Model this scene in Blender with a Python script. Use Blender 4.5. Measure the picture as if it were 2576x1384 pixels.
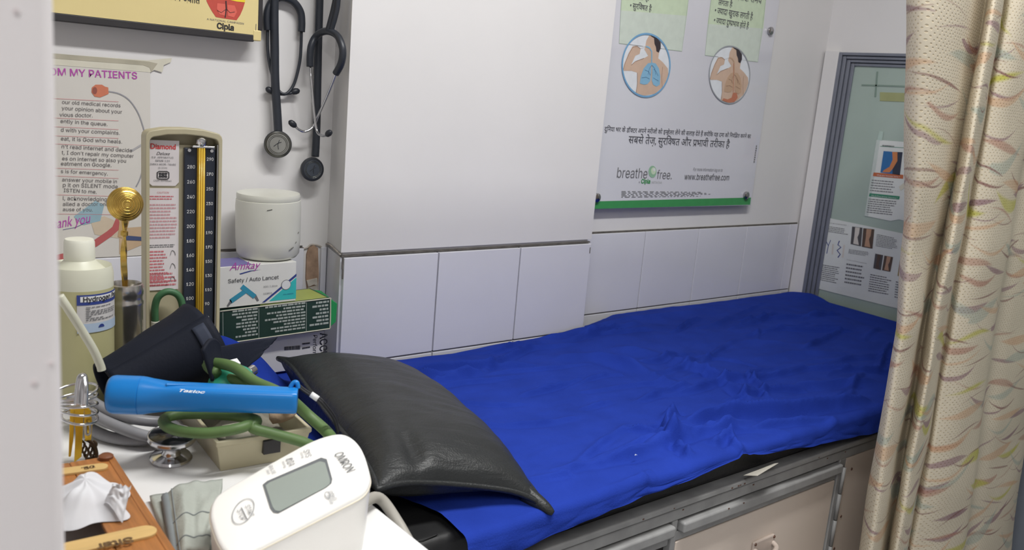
import bpy, bmesh, math, random, os
from mathutils import Vector, Matrix, noise
random.seed(7)
for o in list(bpy.data.objects): bpy.data.objects.remove(o)
SC = bpy.context.scene
COL = SC.collection
PI = math.pi

# ------------------------------------------------------------------ camera
W, H, F = 2576.0, 1384.0, 2202.9
PITCH, ROLL, YAW = 0.2053, 0.08585, 0.69669
CAM = Vector((0, -1.34, 1.14))
fw = Vector((math.sin(YAW)*math.cos(PITCH), math.cos(YAW)*math.cos(PITCH), -math.sin(PITCH)))
rt0 = Vector((math.cos(YAW), -math.sin(YAW), 0)); up0 = rt0.cross(fw)
RT = rt0*math.cos(ROLL) + up0*math.sin(ROLL)
UP = up0*math.cos(ROLL) - rt0*math.sin(ROLL)
cd = bpy.data.cameras.new('camera'); cam = bpy.data.objects.new('camera', cd); COL.objects.link(cam)
m = Matrix((RT, UP, -fw)).transposed().to_4x4(); m.translation = CAM
cam.matrix_world = m
cd.sensor_width = 36; cd.lens = 36*F/W; cd.clip_start = 0.02
cd.dof.use_dof = True; cd.dof.focus_distance = 1.25
cd.dof.aperture_fstop = (cd.lens/1000)/0.0027
SC.camera = cam

# ------------------------------------------------------------------ world, lights, exposure
wd = bpy.data.worlds.new('world'); SC.world = wd; wd.use_nodes = True
wd.node_tree.nodes['Background'].inputs[0].default_value = (0.75, 0.8, 0.9, 1)
wd.node_tree.nodes['Background'].inputs[1].default_value = 0.05
vs = SC.view_settings
vs.view_transform = 'Standard'; vs.look = 'None'; vs.gamma = 1; vs.use_curve_mapping = False
vs.exposure = 0.0
TUBES = [((0.85, -0.95, 2.26), 0.0, 26.0), ((-0.50, -1.9, 2.26), PI/2, 19.0)]   # place, turn, watts
for i, (p, rz, e) in enumerate(TUBES):
    ld = bpy.data.lights.new('tube_lamp', 'AREA'); ld.shape = 'RECTANGLE'; ld.size = 1.15; ld.size_y = 0.12
    ld.energy = e; ld.color = (1.0, 0.995, 0.975)
    lo = bpy.data.objects.new('tube_lamp', ld); COL.objects.link(lo)
    lo.location = (p[0], p[1], p[2]-0.045); lo.rotation_euler = (0, 0, rz)

# ------------------------------------------------------------------ pixel helpers (photo frame -> point in the room)
def ray(px, py): return RT*((px-W/2)/F) + UP*((H/2-py)/F) + fw
def PY(px, py, Y): d = ray(px, py); return CAM + d*((Y-CAM.y)/d.y)
def PZ(px, py, Z): d = ray(px, py); return CAM + d*((Z-CAM.z)/d.z)
def PX(px, py, X): d = ray(px, py); return CAM + d*((X-CAM.x)/d.x)
def PP(px, py, P0, N): d = ray(px, py); return CAM + d*((P0-CAM).dot(N)/d.dot(N))

# ------------------------------------------------------------------ materials
MATS = {}
def lin(c):
    return tuple(((v/255)/12.92 if v/255 <= .04045 else ((v/255+.055)/1.055)**2.4) for v in c)
def mat(name, col, rough=.5, metal=0, var=.06, scale=30, bump=0, bscale=200, spec=.5, emit=None, estr=0, trans=0, ior=1.45, coat=0, stretch=None, srgb=True, sheen=0):
    if name in MATS: return MATS[name]
    m = bpy.data.materials.new(name); MATS[name] = m; m.use_nodes = True
    nt = m.node_tree; b = nt.nodes['Principled BSDF']
    c = lin(col) if srgb else col
    tc = nt.nodes.new('ShaderNodeTexCoord'); mp = nt.nodes.new('ShaderNodeMapping')
    nt.links.new(tc.outputs['Object'], mp.inputs[0])
    if stretch: mp.inputs['Scale'].default_value = stretch
    n = nt.nodes.new('ShaderNodeTexNoise'); n.inputs['Scale'].default_value = scale; n.inputs['Detail'].default_value = 4
    nt.links.new(mp.outputs[0], n.inputs['Vector'])
    r = nt.nodes.new('ShaderNodeValToRGB')
    r.color_ramp.elements[0].position = .3; r.color_ramp.elements[1].position = .7
    r.color_ramp.elements[0].color = tuple(max(0, v*(1-var)) for v in c)+(1,)
    r.color_ramp.elements[1].color = tuple(min(1, v*(1+var)) for v in c)+(1,)
    nt.links.new(n.outputs['Fac'], r.inputs[0]); nt.links.new(r.outputs[0], b.inputs['Base Color'])
    b.inputs['Roughness'].default_value = rough; b.inputs['Metallic'].default_value = metal
    b.inputs['Specular IOR Level'].default_value = spec; b.inputs['IOR'].default_value = ior
    b.inputs['Transmission Weight'].default_value = trans
    b.inputs['Coat Weight'].default_value = coat
    b.inputs['Sheen Weight'].default_value = sheen
    if emit: b.inputs['Emission Color'].default_value = tuple(emit)+(1,); b.inputs['Emission Strength'].default_value = estr
    if bump:
        n2 = nt.nodes.new('ShaderNodeTexNoise'); n2.inputs['Scale'].default_value = bscale; n2.inputs['Detail'].default_value = 5
        nt.links.new(mp.outputs[0], n2.inputs['Vector'])
        bp = nt.nodes.new('ShaderNodeBump'); bp.inputs['Strength'].default_value = bump; bp.inputs['Distance'].default_value = .002
        nt.links.new(n2.outputs['Fac'], bp.inputs['Height']); nt.links.new(bp.outputs[0], b.inputs['Normal'])
    return m
def ink(name, col, rough=.45): return mat('ink_'+name, col, rough, var=.04, scale=60)

M_PLASTER = mat('white_wall_paint', (226, 224, 224), .55, var=.025, scale=4, bump=.05, bscale=25)
M_TILE = mat('glazed_white_tile', (222, 222, 230), .14, var=.02, scale=6)
M_GROUT = mat('grey_grout', (100, 96, 92), .9, var=.3, scale=60)
M_NEAR = mat('pinkish_white_laminate', (234, 229, 230), .4, var=.015, scale=8)
M_FLOOR = mat('grey_floor_tile', (150, 152, 156), .35, var=.08, scale=5)
M_CEIL = mat('ceiling_paint', (235, 235, 232), .8, var=.02, scale=3)
M_WHITE = mat('white_paper', (232, 232, 234), .55, var=.02)
M_BLACK = mat('black_rubber', (38, 41, 48), .42, var=.1, scale=40)
M_STEEL = mat('polished_steel', (205, 205, 208), .14, 1, var=.05)
M_BRUSH = mat('brushed_steel', (170, 168, 165), .35, 1, var=.1)
M_GOLD = mat('gilt_brass', (214, 180, 98), .24, 1, var=.12, scale=60)
K = ink('black', (46, 46, 50)); KG = ink('grey', (118, 118, 122)); KW = ink('white', (225, 226, 228))
KR = ink('red', (205, 60, 62)); KP = ink('magenta', (182, 80, 172)); KGR = ink('green', (66, 150, 88))
KB = ink('blue', (54, 70, 140)); KT = ink('teal', (60, 190, 190)); KLR = ink('pale_red', (206, 120, 128))

# ------------------------------------------------------------------ mesh helpers
def link(name, me, mt=None, parent=None):
    o = bpy.data.objects.new(name, me); COL.objects.link(o)
    if mt: me.materials.append(mt)
    if parent is not None: o.parent = parent
    return o
def new(name, vs_, fs, mt, parent=None, smooth=False, bevel=0, seg=2, sub=0, fix=True):
    me = bpy.data.meshes.new(name); me.from_pydata([tuple(v) for v in vs_], [], fs)
    if fix:
        bm = bmesh.new(); bm.from_mesh(me); bmesh.ops.recalc_face_normals(bm, faces=bm.faces); bm.to_mesh(me); bm.free()
    o = link(name, me, mt, parent)
    if smooth: me.polygons.foreach_set('use_smooth', [True]*len(me.polygons))
    if bevel:
        b = o.modifiers.new('bevel', 'BEVEL'); b.width = bevel; b.segments = seg; b.limit_method = 'ANGLE'; b.angle_limit = .6
        me.polygons.foreach_set('use_smooth', [True]*len(me.polygons)); b.harden_normals = True
    if sub:
        s = o.modifiers.new('subd', 'SUBSURF'); s.levels = sub; s.render_levels = sub
    return o
def bx(x0, x1, y0, y1, z0, z1):
    v = [(x0,y0,z0),(x1,y0,z0),(x1,y1,z0),(x0,y1,z0),(x0,y0,z1),(x1,y0,z1),(x1,y1,z1),(x0,y1,z1)]
    f = [(0,3,2,1),(4,5,6,7),(0,1,5,4),(1,2,6,5),(2,3,7,6),(3,0,4,7)]
    return v, f
def join(*gs):
    V, Fc = [], []
    for v, f in gs:
        k = len(V); V += list(v); Fc += [tuple(i+k for i in q) for q in f]
    return V, Fc
def box(name, x0, x1, y0, y1, z0, z1, mt, parent=None, bevel=0, seg=2):
    v, f = bx(x0,x1,y0,y1,z0,z1); return new(name, v, f, mt, parent, bevel=bevel, seg=seg)
def lathe_g(prof, n=28, mtx=None, cap=True):
    V, Fc = [], []
    for r, z in prof:
        for i in range(n):
            a = 2*PI*i/n; V.append(Vector((r*math.cos(a), r*math.sin(a), z)))
    for j in range(len(prof)-1):
        for i in range(n):
            a, b = j*n+i, j*n+(i+1) % n; Fc.append((a, b, b+n, a+n))
    if cap:
        if prof[0][0] > 1e-6: Fc.append(tuple(range(n-1, -1, -1)))
        if prof[-1][0] > 1e-6: Fc.append(tuple((len(prof)-1)*n+i for i in range(n)))
    if mtx: V = [mtx @ v for v in V]
    return V, Fc
def lathe(name, prof, mt, parent=None, n=28, mtx=None, cap=True, angle=True):
    v, f = lathe_g(prof, n, mtx, cap); o = new(name, v, f, mt, parent, smooth=True)
    if angle:
        e = o.modifiers.new('edge', 'EDGE_SPLIT'); e.split_angle = .7
    return o
def spline(pts, n=6, closed=False):
    P = [Vector(p) for p in pts]; out = []; N = len(P)
    rng = N if closed else N-1
    for i in range(rng):
        if closed: a, b, c, d = P[(i-1) % N], P[i], P[(i+1) % N], P[(i+2) % N]
        else: a, b, c, d = P[max(i-1,0)], P[i], P[i+1], P[min(i+2,N-1)]
        for k in range(n):
            t = k/n
            out.append(.5*((2*b)+(c-a)*t+(2*a-5*b+4*c-d)*t*t+(3*b-a-3*c+d)*t**3))
    if not closed: out.append(P[-1])
    return out
def tube_g(pts, r, n=10, closed=False, smoothn=6, caps=True):
    P = spline(pts, smoothn, closed) if smoothn else [Vector(p) for p in pts]
    N = len(P); V, Fc = [], []
    rad = r if callable(r) else (lambda t: r)
    t0 = (P[1]-P[0]).normalized(); nrm = t0.orthogonal().normalized()
    for i in range(N):
        if closed: t = (P[(i+1) % N]-P[i-1]).normalized()
        else: t = (P[min(i+1,N-1)]-P[max(i-1,0)]).normalized()
        nrm = (nrm - t*nrm.dot(t)).normalized(); bn = t.cross(nrm)
        rr = rad(i/(N-1))
        for k in range(n):
            a = 2*PI*k/n; V.append(P[i]+nrm*(rr*math.cos(a))+bn*(rr*math.sin(a)))
    M_ = N if closed else N-1
    for i in range(M_):
        for k in range(n):
            a, b = i*n+k, i*n+(k+1) % n; c, d = ((i+1) % N)*n+(k+1) % n, ((i+1) % N)*n+k
            Fc.append((a, b, c, d))
    if caps and not closed:
        Fc.append(tuple(range(n-1,-1,-1))); Fc.append(tuple((N-1)*n+k for k in range(n)))
    return V, Fc
def tube(name, pts, r, mt, parent=None, n=10, closed=False, smoothn=6):
    v, f = tube_g(pts, r, n, closed, smoothn); return new(name, v, f, mt, parent, smooth=True)
def axis(p, d):
    q = Vector(d).normalized().to_track_quat('Z', 'Y').to_matrix().to_4x4(); q.translation = Vector(p); return q
def prism_g(pts, z0, z1):
    n = len(pts); V = [(x,y,z0) for x,y in pts]+[(x,y,z1) for x,y in pts]
    Fc = [tuple(range(n-1,-1,-1)), tuple(range(n,2*n))]+[(i,(i+1)%n,(i+1)%n+n,i+n) for i in range(n)]
    return V, Fc
def rrect(x0,x1,y0,y1,r,n=5):
    o=[]
    for cx,cy,a0 in ((x1-r,y1-r,0),(x0+r,y1-r,PI/2),(x0+r,y0+r,PI),(x1-r,y0+r,1.5*PI)):
        for k in range(n+1):
            a=a0+PI/2*k/n; o.append((cx+r*math.cos(a),cy+r*math.sin(a)))
    return o
def grid(name, fn, nu, nv, mt, parent=None, uv=None, solid=0):
    V = [fn(i/nu, j/nv) for j in range(nv+1) for i in range(nu+1)]
    Fc = [(j*(nu+1)+i, j*(nu+1)+i+1, (j+1)*(nu+1)+i+1, (j+1)*(nu+1)+i) for j in range(nv) for i in range(nu)]
    o = new(name, V, Fc, mt, parent, smooth=True, fix=False)
    if uv:
        l = o.data.uv_layers.new(name='UVMap')
        for lp in o.data.loops:
            k = lp.vertex_index; l.data[lp.index].uv = uv(k % (nu+1)/nu, k//(nu+1)/nv)
    if solid:
        s = o.modifiers.new('thick', 'SOLIDIFY'); s.thickness = solid; s.offset = -1
    return o
def thing(name, label, cat, loc=(0,0,0), rot=(0,0,0), group=None):
    o = bpy.data.objects.new(name, None); COL.objects.link(o)
    o.location = loc; o.rotation_euler = rot; o.empty_display_size = .03
    tag(o, label, cat, group); bpy.context.view_layer.update(); return o
def tag(o, label, cat, group=None):
    o['label'] = label; o['category'] = cat
    if group: o['group'] = group
    return o
def struct(o): o['kind'] = 'structure'; return o

# ------------------------------------------------------------------ flat print: lettering and shapes on a plane of a thing
FONT = None
try:
    FONT = bpy.data.fonts.load(os.path.join(bpy.utils.resource_path('LOCAL'), 'datafiles', 'fonts', 'Inter.woff2'))
except Exception: FONT = None
def glyphs(body, bold=0, shear=0, font=None, spacing=1.0, res=3):
    cu = bpy.data.curves.new('t', 'FONT'); cu.body = body; cu.size = 1; cu.resolution_u = res
    cu.offset = bold; cu.shear = shear; cu.space_character = spacing
    if font: cu.font = font
    o = bpy.data.objects.new('t', cu); COL.objects.link(o)
    dg = bpy.context.evaluated_depsgraph_get()
    me = bpy.data.meshes.new_from_object(o.evaluated_get(dg))
    V = [v.co.copy() for v in me.vertices]; Fc = [tuple(p.vertices) for p in me.polygons]
    bpy.data.objects.remove(o); bpy.data.curves.remove(cu); bpy.data.meshes.remove(me)
    return V, Fc
def clip_right(V, Fc, xmax):
    bm = bmesh.new(); bv = [bm.verts.new(v) for v in V]
    for f in Fc:
        try: bm.faces.new([bv[i] for i in f])
        except ValueError: pass
    bmesh.ops.bisect_plane(bm, geom=bm.verts[:]+bm.edges[:]+bm.faces[:], plane_co=(xmax,0,0), plane_no=(1,0,0), clear_outer=True)
    bm.verts.index_update()
    V2 = [v.co.copy() for v in bm.verts]; F2 = [tuple(v.index for v in f.verts) for f in bm.faces]; bm.free(); return V2, F2
def deva(tokens, bold=.006):
    # hindi words: a token ending in '~' is a half letter (its right stem cut away), '^' adds the slanting ra stroke
    V, Fc = [], []; x = 0
    for t in tokens:
        if t == ' ': x += .27; continue
        half = t.endswith('~'); ra = t.endswith('^'); body = t.rstrip('~^')
        v, f = glyphs(body, bold)
        if not v: continue
        xs = [p.x for p in v]; x0, x1 = min(xs), max(xs)
        if half:
            cut = x0+(x1-x0)*(.74 if body[-1] == 'क' else .66)
            v, f = clip_right(v, f, cut); x1 = cut
        if ra:
            k = len(v); w = x1-x0
            v += [Vector((x0+w*a, b, 0)) for a, b in ((.05,-.0),(.13,-.03),(.72,.17),(.72,.26))]; f.append((k,k+1,k+2,k+3))
        k = len(V); V += [Vector((p.x-x0+x, p.y, 0)) for p in v]; Fc += [tuple(i+k for i in q) for q in f]
        x += (x1-x0)-.005
    return V, Fc
class Plane:
    # a printable plane of a thing: P0, N in the room; points are turned into the thing's own coordinates
    def __init__(s, th, P0, N): s.th, s.P0, s.N = th, Vector(P0), Vector(N).normalized(); s.inv = th.matrix_world.inverted()
    def p(s, px, layer=1): return s.inv @ (PP(px[0], px[1], s.P0, s.N) + s.N*(.0003*layer))
    def poly(s, name, pxs, mt, layer=1, parent=None):
        return new(name, [s.p(q, layer) for q in pxs], [tuple(range(len(pxs)))], mt, parent or s.th, fix=False)
    def flatmesh(s, name, V, Fc, a, b, mt, layer=2, hs=1.0, parent=None):
        A, B = s.p(a, layer), s.p(b, layer); ux = (B-A)
        nn = (s.inv.to_3x3() @ s.N).normalized(); uy = nn.cross(ux).normalized()
        xs = [v.x for v in V]; x0, w = min(xs), max(xs)-min(xs); k = ux.length/w; ux.normalize()
        return new(name, [A+ux*((v.x-x0)*k)+uy*(v.y*k*hs) for v in V], Fc, mt, parent or s.th, fix=False)
    def text(s, body, a, b, mt, layer=2, hs=1.0, bold=0, shear=0, font='inter', parent=None, name='lettering', spacing=1.0):
        V, Fc = glyphs(body, bold, shear, FONT if font == 'inter' else None, spacing)
        return s.flatmesh(name, V, Fc, a, b, mt, layer, hs, parent) if V else None
    def hindi(s, tokens, a, b, mt, layer=2, hs=1.0, bold=.006, parent=None):
        V, Fc = deva(tokens, bold); return s.flatmesh('lettering', V, Fc, a, b, mt, layer, hs, parent)
    def line(s, name, pxs, w, mt, layer=2, parent=None, closed=False):
        # a drawn line w metres wide
        P = [s.p(q, layer) for q in pxs]; nn = (s.inv.to_3x3() @ s.N).normalized(); N = len(P); V = []
        for i in range(N):
            t = (P[(i+1) % N]-P[i-1]) if closed else (P[min(i+1,N-1)]-P[max(i-1,0)])
            sd = nn.cross(t).normalized()*(w/2); V += [P[i]+sd, P[i]-sd]
        R_ = N if closed else N-1
        return new(name, V, [(2*i, 2*i+1, (2*i+3) % (2*N), (2*i+2) % (2*N)) for i in range(R_)], mt, parent or s.th, fix=False)
    def small_print(s, quad, rows, mt, layer=2, fill=.42, wl=(.03,.12), ragged=.25, parent=None, name='small_print'):
        # unreadable fine print: rows of short word marks inside a pixel quad TL,TR,BR,BL
        TL,TR,BR,BL = [s.p(q, layer) for q in quad]; V, Fc = [], []
        for r in range(rows):
            a, b = (r+.5-fill/2)/rows, (r+.5+fill/2)/rows; u = 0; end = 1-random.random()*ragged
            while u < end:
                w = random.uniform(*wl); u1 = min(u+w, end); k = len(V)
                for uu, vv in ((u,a),(u1,a),(u1,b),(u,b)):
                    V.append((TL*(1-uu)+TR*uu)*(1-vv)+(BL*(1-uu)+BR*uu)*vv)
                Fc.append((k,k+1,k+2,k+3)); u = u1+.018
        return new(name, V, Fc, mt, parent or s.th, fix=False)
def ell(cx, cy, rx, ry, n=36, rot=0, a0=0, a1=2*PI):
    o = []
    for i in range(n):
        a = a0+(a1-a0)*i/(n if abs(a1-a0) > 6.28 else n-1); x, y = rx*math.cos(a), ry*math.sin(a)
        o.append((cx+x*math.cos(rot)-y*math.sin(rot), cy+x*math.sin(rot)+y*math.cos(rot)))
    return o

# ================================================================== THE SETTING
TT = 0.834            # top of the tile dado
ROWH = 0.197
# --- back wall: left recess, projecting column, right recess
g = join(bx(-1.6, .80, .1, .22, 0, 2.34), bx(1.337, 2.40, .1, .22, 0, 2.34), prism_g([(.73,0),(1.337,0),(1.337,.22),(.785,.22),(.755,.1)], TT+.008, 2.34), prism_g([(.736,.006),(1.332,.006),(1.332,.22),(.785,.22),(.760,.1)], 0, TT+.008))
wall_back = struct(new('wall_back', *g, M_PLASTER))
def tile(x0, x1, y, z0, z1, proud=.006, side=False):
    g_ = .0015
    if side: return box('tile', y-proud, y, x0+g_, x1-g_, z0+g_, z1-g_, M_TILE, wall_back, bevel=.0012)
    return box('tile', x0+g_, x1-g_, y-proud, y, z0+g_, z1-g_, M_TILE, wall_back, bevel=.0012)
for r in range(3):
    z1 = TT-r*ROWH; z0 = z1-ROWH
    for k in range(3):
        a = .7335+k*.2012; tile(a, a+.2012, .006, z0, z1, .010)          # column face
    new('tile', *prism_g([(.731,.004),(.7365,.004),(.7605,.0985),(.754,.0985)], z0+.0012, z1-.0012), M_TILE, wall_back, bevel=.001)   # column's left flank
    for a, b in ((1.338,1.412),(1.412,1.617),(1.617,1.822),(1.822,2.027),(2.027,2.232),(2.232,2.275)):
        tile(a, b, .1, z0, z1)
    for a, b in ((.108,.308),(.308,.508),(.508,.708)) + (((.708,.752),) if r else ()):
        tile(a, b, .1, z0, z1)
new('tile', *bx(.741, .752, .094, .1, TT-ROWH+.001, TT-.001), M_TILE, wall_back, bevel=.001)
# dark joint between plaster and tiles
box('joint', .7315, 1.336, .0015, .008, TT, TT+.0025, M_GROUT, wall_back)
box('joint', 1.337, 2.275, .0985, .101, TT, TT+.003, M_GROUT, wall_back)
box('joint', .1, .705, .0985, .101, TT, TT+.003, M_GROUT, wall_back)
# grout bed behind the tiles
box('grout', .7345, 1.3335, .0045, .0075, .25, TT-.0005, M_GROUT, wall_back)
box('grout', 1.3375, 2.274, .0975, .1005, .25, TT-.0005, M_GROUT, wall_back)
box('grout', .1, .707, .0975, .1005, .25, TT-.0005, M_GROUT, wall_back)
# plaster bead of the shrunken joint on the left recess and the chipped corner
M_BEAD = mat('cracked_plaster', (176, 168, 160), .85, var=.25, scale=90)
tube('bead', [PY(x,y,.099) for x,y in ((545,634),(600,634),(700,632),(765,626),(782,616),(800,618),(815,626))], .0018, M_BEAD, wall_back, 6)
tube('bead', [(.753,.099,.838),(.745,.07,.842),(.736,.03,.84),(.7295,.002,.838)], .0019, M_BEAD, wall_back, 6)
M_BROWN = mat('bare_brown_plaster', (168, 140, 118), .9, var=.25, scale=60, bump=.4, bscale=150)
prev = [PY(x,y,.0965) for x,y in ((772,640),(778,622),(790,617),(800,624),(802,690),(800,728),(795,735),(774,732),(770,700))]
new('bare_patch', prev + [Vector((p.x,.1005,p.z)) for p in prev], [tuple(range(9))]+[(i,(i+1)%9,(i+1)%9+9,i+9) for i in range(9)], M_BROWN, wall_back)
M_FLAKE = mat('torn_tape', (206, 198, 186), .5, var=.2, scale=80)
for q in (((772,706),(798,700),(800,722),(790,716),(776,722)), ((776,724),(800,718),(799,742),(782,736),(770,742))):
    P = [PY(x,y,.094) for x,y in q]; n_ = len(P)
    new('flake', P+[Vector((p.x,.0968,p.z)) for p in P], [tuple(range(n_))]+[(i,(i+1)%n_,(i+1)%n_+n_,i+n_) for i in range(n_)], M_FLAKE, wall_back)
# chipped glaze at the top corner of the column tiles
for x, y, s in ((862,662,5),(862,690,4),(1484,630,3)):
    p = PY(x, y, -.0042); box('chip', p.x-.0012*s/4, p.x+.0012*s/4, -.0048, -.0035, p.z-.0022*s, p.z+.0022*s, M_GROUT, wall_back)

# --- right wall with the glazed aluminium partition
XR = 2.29
GF, GT = .052, 1.325       # frame's left edge (y) and top
g = join(bx(XR, 2.42, GF, .22, 0, 2.34), bx(XR, 2.42, -3.2, GF, GT, 2.34), bx(2.40, 2.42, -3.2, GF, 0, GT))
wall_right = struct(new('wall_right', *g, M_PLASTER))
box('trim', XR-.014, XR+.001, GF-.001, .095, 0, GT+.004, M_PLASTER, wall_right, bevel=.003)
M_ALU = mat('grey_aluminium', (132, 136, 148), .42, .35, var=.06, scale=20)
win = struct(bpy.data.objects.new('window_1', None)); COL.objects.link(win); win.location = (XR, 0, 0)
for k in range(4):     # fluted jamb and head, four ribs stepping back to the glass
    y1 = GF-.011*k; d = .012-.005*k
    o = box('jamb_rib', -d, .03, y1-.0105, y1, 0, GT-.009*k, M_ALU, win, bevel=.002)
    o = box('head_rib', -d, .03, -1.6, y1-.0105, GT-.009*(k+1)+.0008, GT-.009*k, M_ALU, win, bevel=.002)
M_GLASS = mat('green_frosted_glass', (166, 182, 174), .16, var=.05, scale=3, spec=.6)
box('pane', .008, .014, -1.62, GF-.042, .60, GT-.034, M_GLASS, win)
M_LOWER = mat('grey_door_panel', (108, 114, 124), .45, var=.05, scale=4)
box('kick_panel', .006, .02, -1.62, GF-.042, 0, .615, M_LOWER, win, bevel=.002)
M_OLIVE = mat('old_yellow_tape', (160, 164, 118), .35, var=.06)
M_FAINT = mat('faint_tape_mark', (128, 148, 138), .3, var=.05)
def onwin(name, pxs, mt, th=.0012, lay=0, parent=None):
    P = [PX(x, y, XR+.0079-lay*.0006) for x, y in pxs]; n_ = len(P)
    L = [Vector((p.x-XR, p.y, p.z)) for p in P]
    return new(name, L+[Vector((p.x-th, p.y, p.z)) for p in L], [tuple(range(n_))[::-1], tuple(range(n_, 2*n_))]+[(i,(i+1)%n_,(i+1)%n_+n_,i+n_) for i in range(n_)], mt, parent or win)
onwin('tape', ((2214,232),(2330,236),(2330,258),(2214,254)), M_OLIVE)
onwin('tape', ((2168,212),(2330,217),(2330,221),(2168,216)), M_FAINT)
onwin('tape', ((2205,180),(2209,180),(2204,244),(2200,244)), M_FAINT)
# --- the rest of the room
floor = struct(box('floor', -1.7, 2.42, -3.3, .22, -.05, 0, M_FLOOR))
ceiling = struct(box('ceiling', -1.7, 2.42, -3.3, .22, 2.34, 2.40, M_CEIL))
wall_left = struct(box('wall_left', -1.72, -1.6, -3.3, .22, 0, 2.34, M_PLASTER))
wall_front = struct(box('wall_front', -1.7, 2.42, -3.32, -3.2, 0, 2.34, M_PLASTER))
# near white partition edge at the left of the view
NE = PY(157, 690, -1.0)
v, f = bx(-.75, NE.x, -1.0, -.965, 0, 2.34)
wall_near = struct(new('wall_near', v, f, M_NEAR, bevel=.006, seg=3))
M_SPOT = mat('faint_brown_mark', (224, 214, 215), .5, var=.1)
for x, y, s in ((85,965,.0011),(128,915,.0009),(40,28,.0010)):
    p = PY(x, y, -1.0006); o = lathe('stain', [(s,0),(s,.0004)], M_SPOT, wall_near, 10, axis(p, (0,1,0)))

# --- ceiling tube lights
M_HOUS = mat('white_metal_housing', (235, 236, 238), .4)
M_TUBE = mat('lit_tube', (255, 250, 240), .3, emit=(1, .97, .93), estr=9)
for i, (p, rz, e) in enumerate(TUBES):
    t = thing('tube_light', ('white ceiling tube light above the examination bed', 'white ceiling tube light behind the viewer')[i], 'light', (p[0], p[1], 2.34), (0, 0, rz))
    box('housing', -.62, .62, -.03, .03, -.05, 0, M_HOUS, t, bevel=.004)
    tube('tube', [(-.59,0,-.066),(.59,0,-.066)], .013, M_TUBE, t, 12, smoothn=1)
    for s in (-1, 1): box('lamp_holder', s*.6-.012, s*.6+.012, -.018, .018, -.085, -.048, M_HOUS, t, bevel=.003)

# ================================================================== THE BED
BT = .640                       # top of the covered mattress
FY = -.60                       # front plane of the bed cabinet
M_GREY = mat('worn_grey_enamel', (150, 150, 150), .45, var=.14, scale=25, bump=.06, bscale=60)
M_CREAM = mat('cream_laminate', (222, 208, 196), .42, var=.03, scale=6)
M_DARK = mat('dark_gap', (44, 42, 42), .8)
def fz(px, py, Y=FY): return PY(px, py, Y)
couch = thing('bed_cabinet', 'grey enamel couch base with cream cupboard doors under the black mattress', 'cabinet', (.43, FY, 0))
ox = .43
def cbox(name, x0, x1, y0, y1, z0, z1, mt, bevel=.002, parent=None): return box(name, x0-ox, x1-ox, y0-FY, y1-FY, z0, z1, mt, parent or couch, bevel=bevel)
ZR = fz(1800, 1245).z
cbox('carcass', .44, 2.27, FY+.012, -.015, .08, .555, M_DARK, 0)
cbox('bed_board', .43, 2.275, FY+.004, -.012, .556, .574, M_GREY)
rail_t, rail_b = fz(1879,1200).z, fz(1810,1243).z
cbox('top_rail', .43, 2.275, FY-.006, FY+.02, rail_b+.003, rail_t, M_GREY, .003)
z2 = fz(1709,1310).z; z3 = fz(1709,1338).z; z4 = fz(1704,1363).z
cbox('front_rail', .43, 2.275, FY-.001, FY+.02, z2+.002, rail_b, M_GREY, .003)
xs = fz(1700,1330).x; xd = fz(2110,1172).x; xh = fz(2126,1170).x
cbox('post', xs-.008, xs+.004, FY, FY+.02, .08, z2+.002, M_GREY)
cbox('drawer_pull_rail', .43, xs-.010, FY-.010, FY+.012, z3, z2-.001, M_GREY, .004)
cbox('drawer_pull_rail', xs+.008, xd, FY-.010, FY+.012, z3, z2-.001, M_GREY, .004)
cbox('under_rail', xs+.004, xd, FY+.002, FY+.02, z4, z3, M_GREY)
cbox('under_rail', .43, xs-.008, FY+.004, FY+.02, z4-.004, z3, M_GREY)
d1 = cbox('door', xs+.006, xd-.002, FY+.001, FY+.014, .10, z4-.001, M_CREAM, .002)
cbox('open_shelf_panel', .44, xs-.012, FY+.03, FY+.035, .10, z4-.006, M_DARK, 0)
cbox('post', xd+.001, xh, FY-.001, FY+.016, .08, z2+.004, M_GREY)
hx = (xd+xh)/2
for k in range(7):
    lz = z2-.012-k*.052
    new('hinge_knuckle', *lathe_g([(.0035,0),(.0035,.05)], 10, Matrix.Translation((hx+.002-ox, -.004, lz-.05))), M_GREY, couch, smooth=True)
cbox('door', xh+.003, 1.95, FY+.001, FY+.014, .10, z2+.002, M_CREAM, .002)
cbox('door', 1.955, 2.262, FY+.001, FY+.014, .10, z2+.002, M_CREAM, .002)
cbox('plinth', .45, 2.25, FY+.05, FY+.06, 0, .085, M_DARK, 0)
M_RUST = mat('rusty_screw', (112, 84, 72), .5, .4)
for x, y in ((2142,1180),(2115,1299),(2098,1380)):
    p = fz(x, y, FY+.001); lathe('screw', [(.0028,0),(.0024,.0012),(0,.0016)], M_RUST, couch, 10, axis((p.x-ox, .001, p.z), (0,-1,0)))
# cup handle of the big door
hp = fz(1918, 1366, FY)
hm = mat('painted_handle', (196, 182, 172), .4, var=.08)
h = box('handle', hp.x-ox-.030, hp.x-ox+.030, -.004, .002, hp.z-.020, hp.z+.010, hm, couch, bevel=.003)
tube('grip', [(hp.x-ox-.026,0,hp.z-.004),(hp.x-ox-.022,-.014,hp.z-.008),(hp.x-ox,-.02,hp.z-.010),(hp.x-ox+.022,-.014,hp.z-.008),(hp.x-ox+.026,0,hp.z-.004)], .0045, hm, h, 8)
for s in (-1,1): lathe('screw', [(.003,0),(.002,.0015)], M_RUST, h, 8, axis((hp.x-ox+s*.026,-.004,hp.z+.006),(0,-1,0)))
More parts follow.
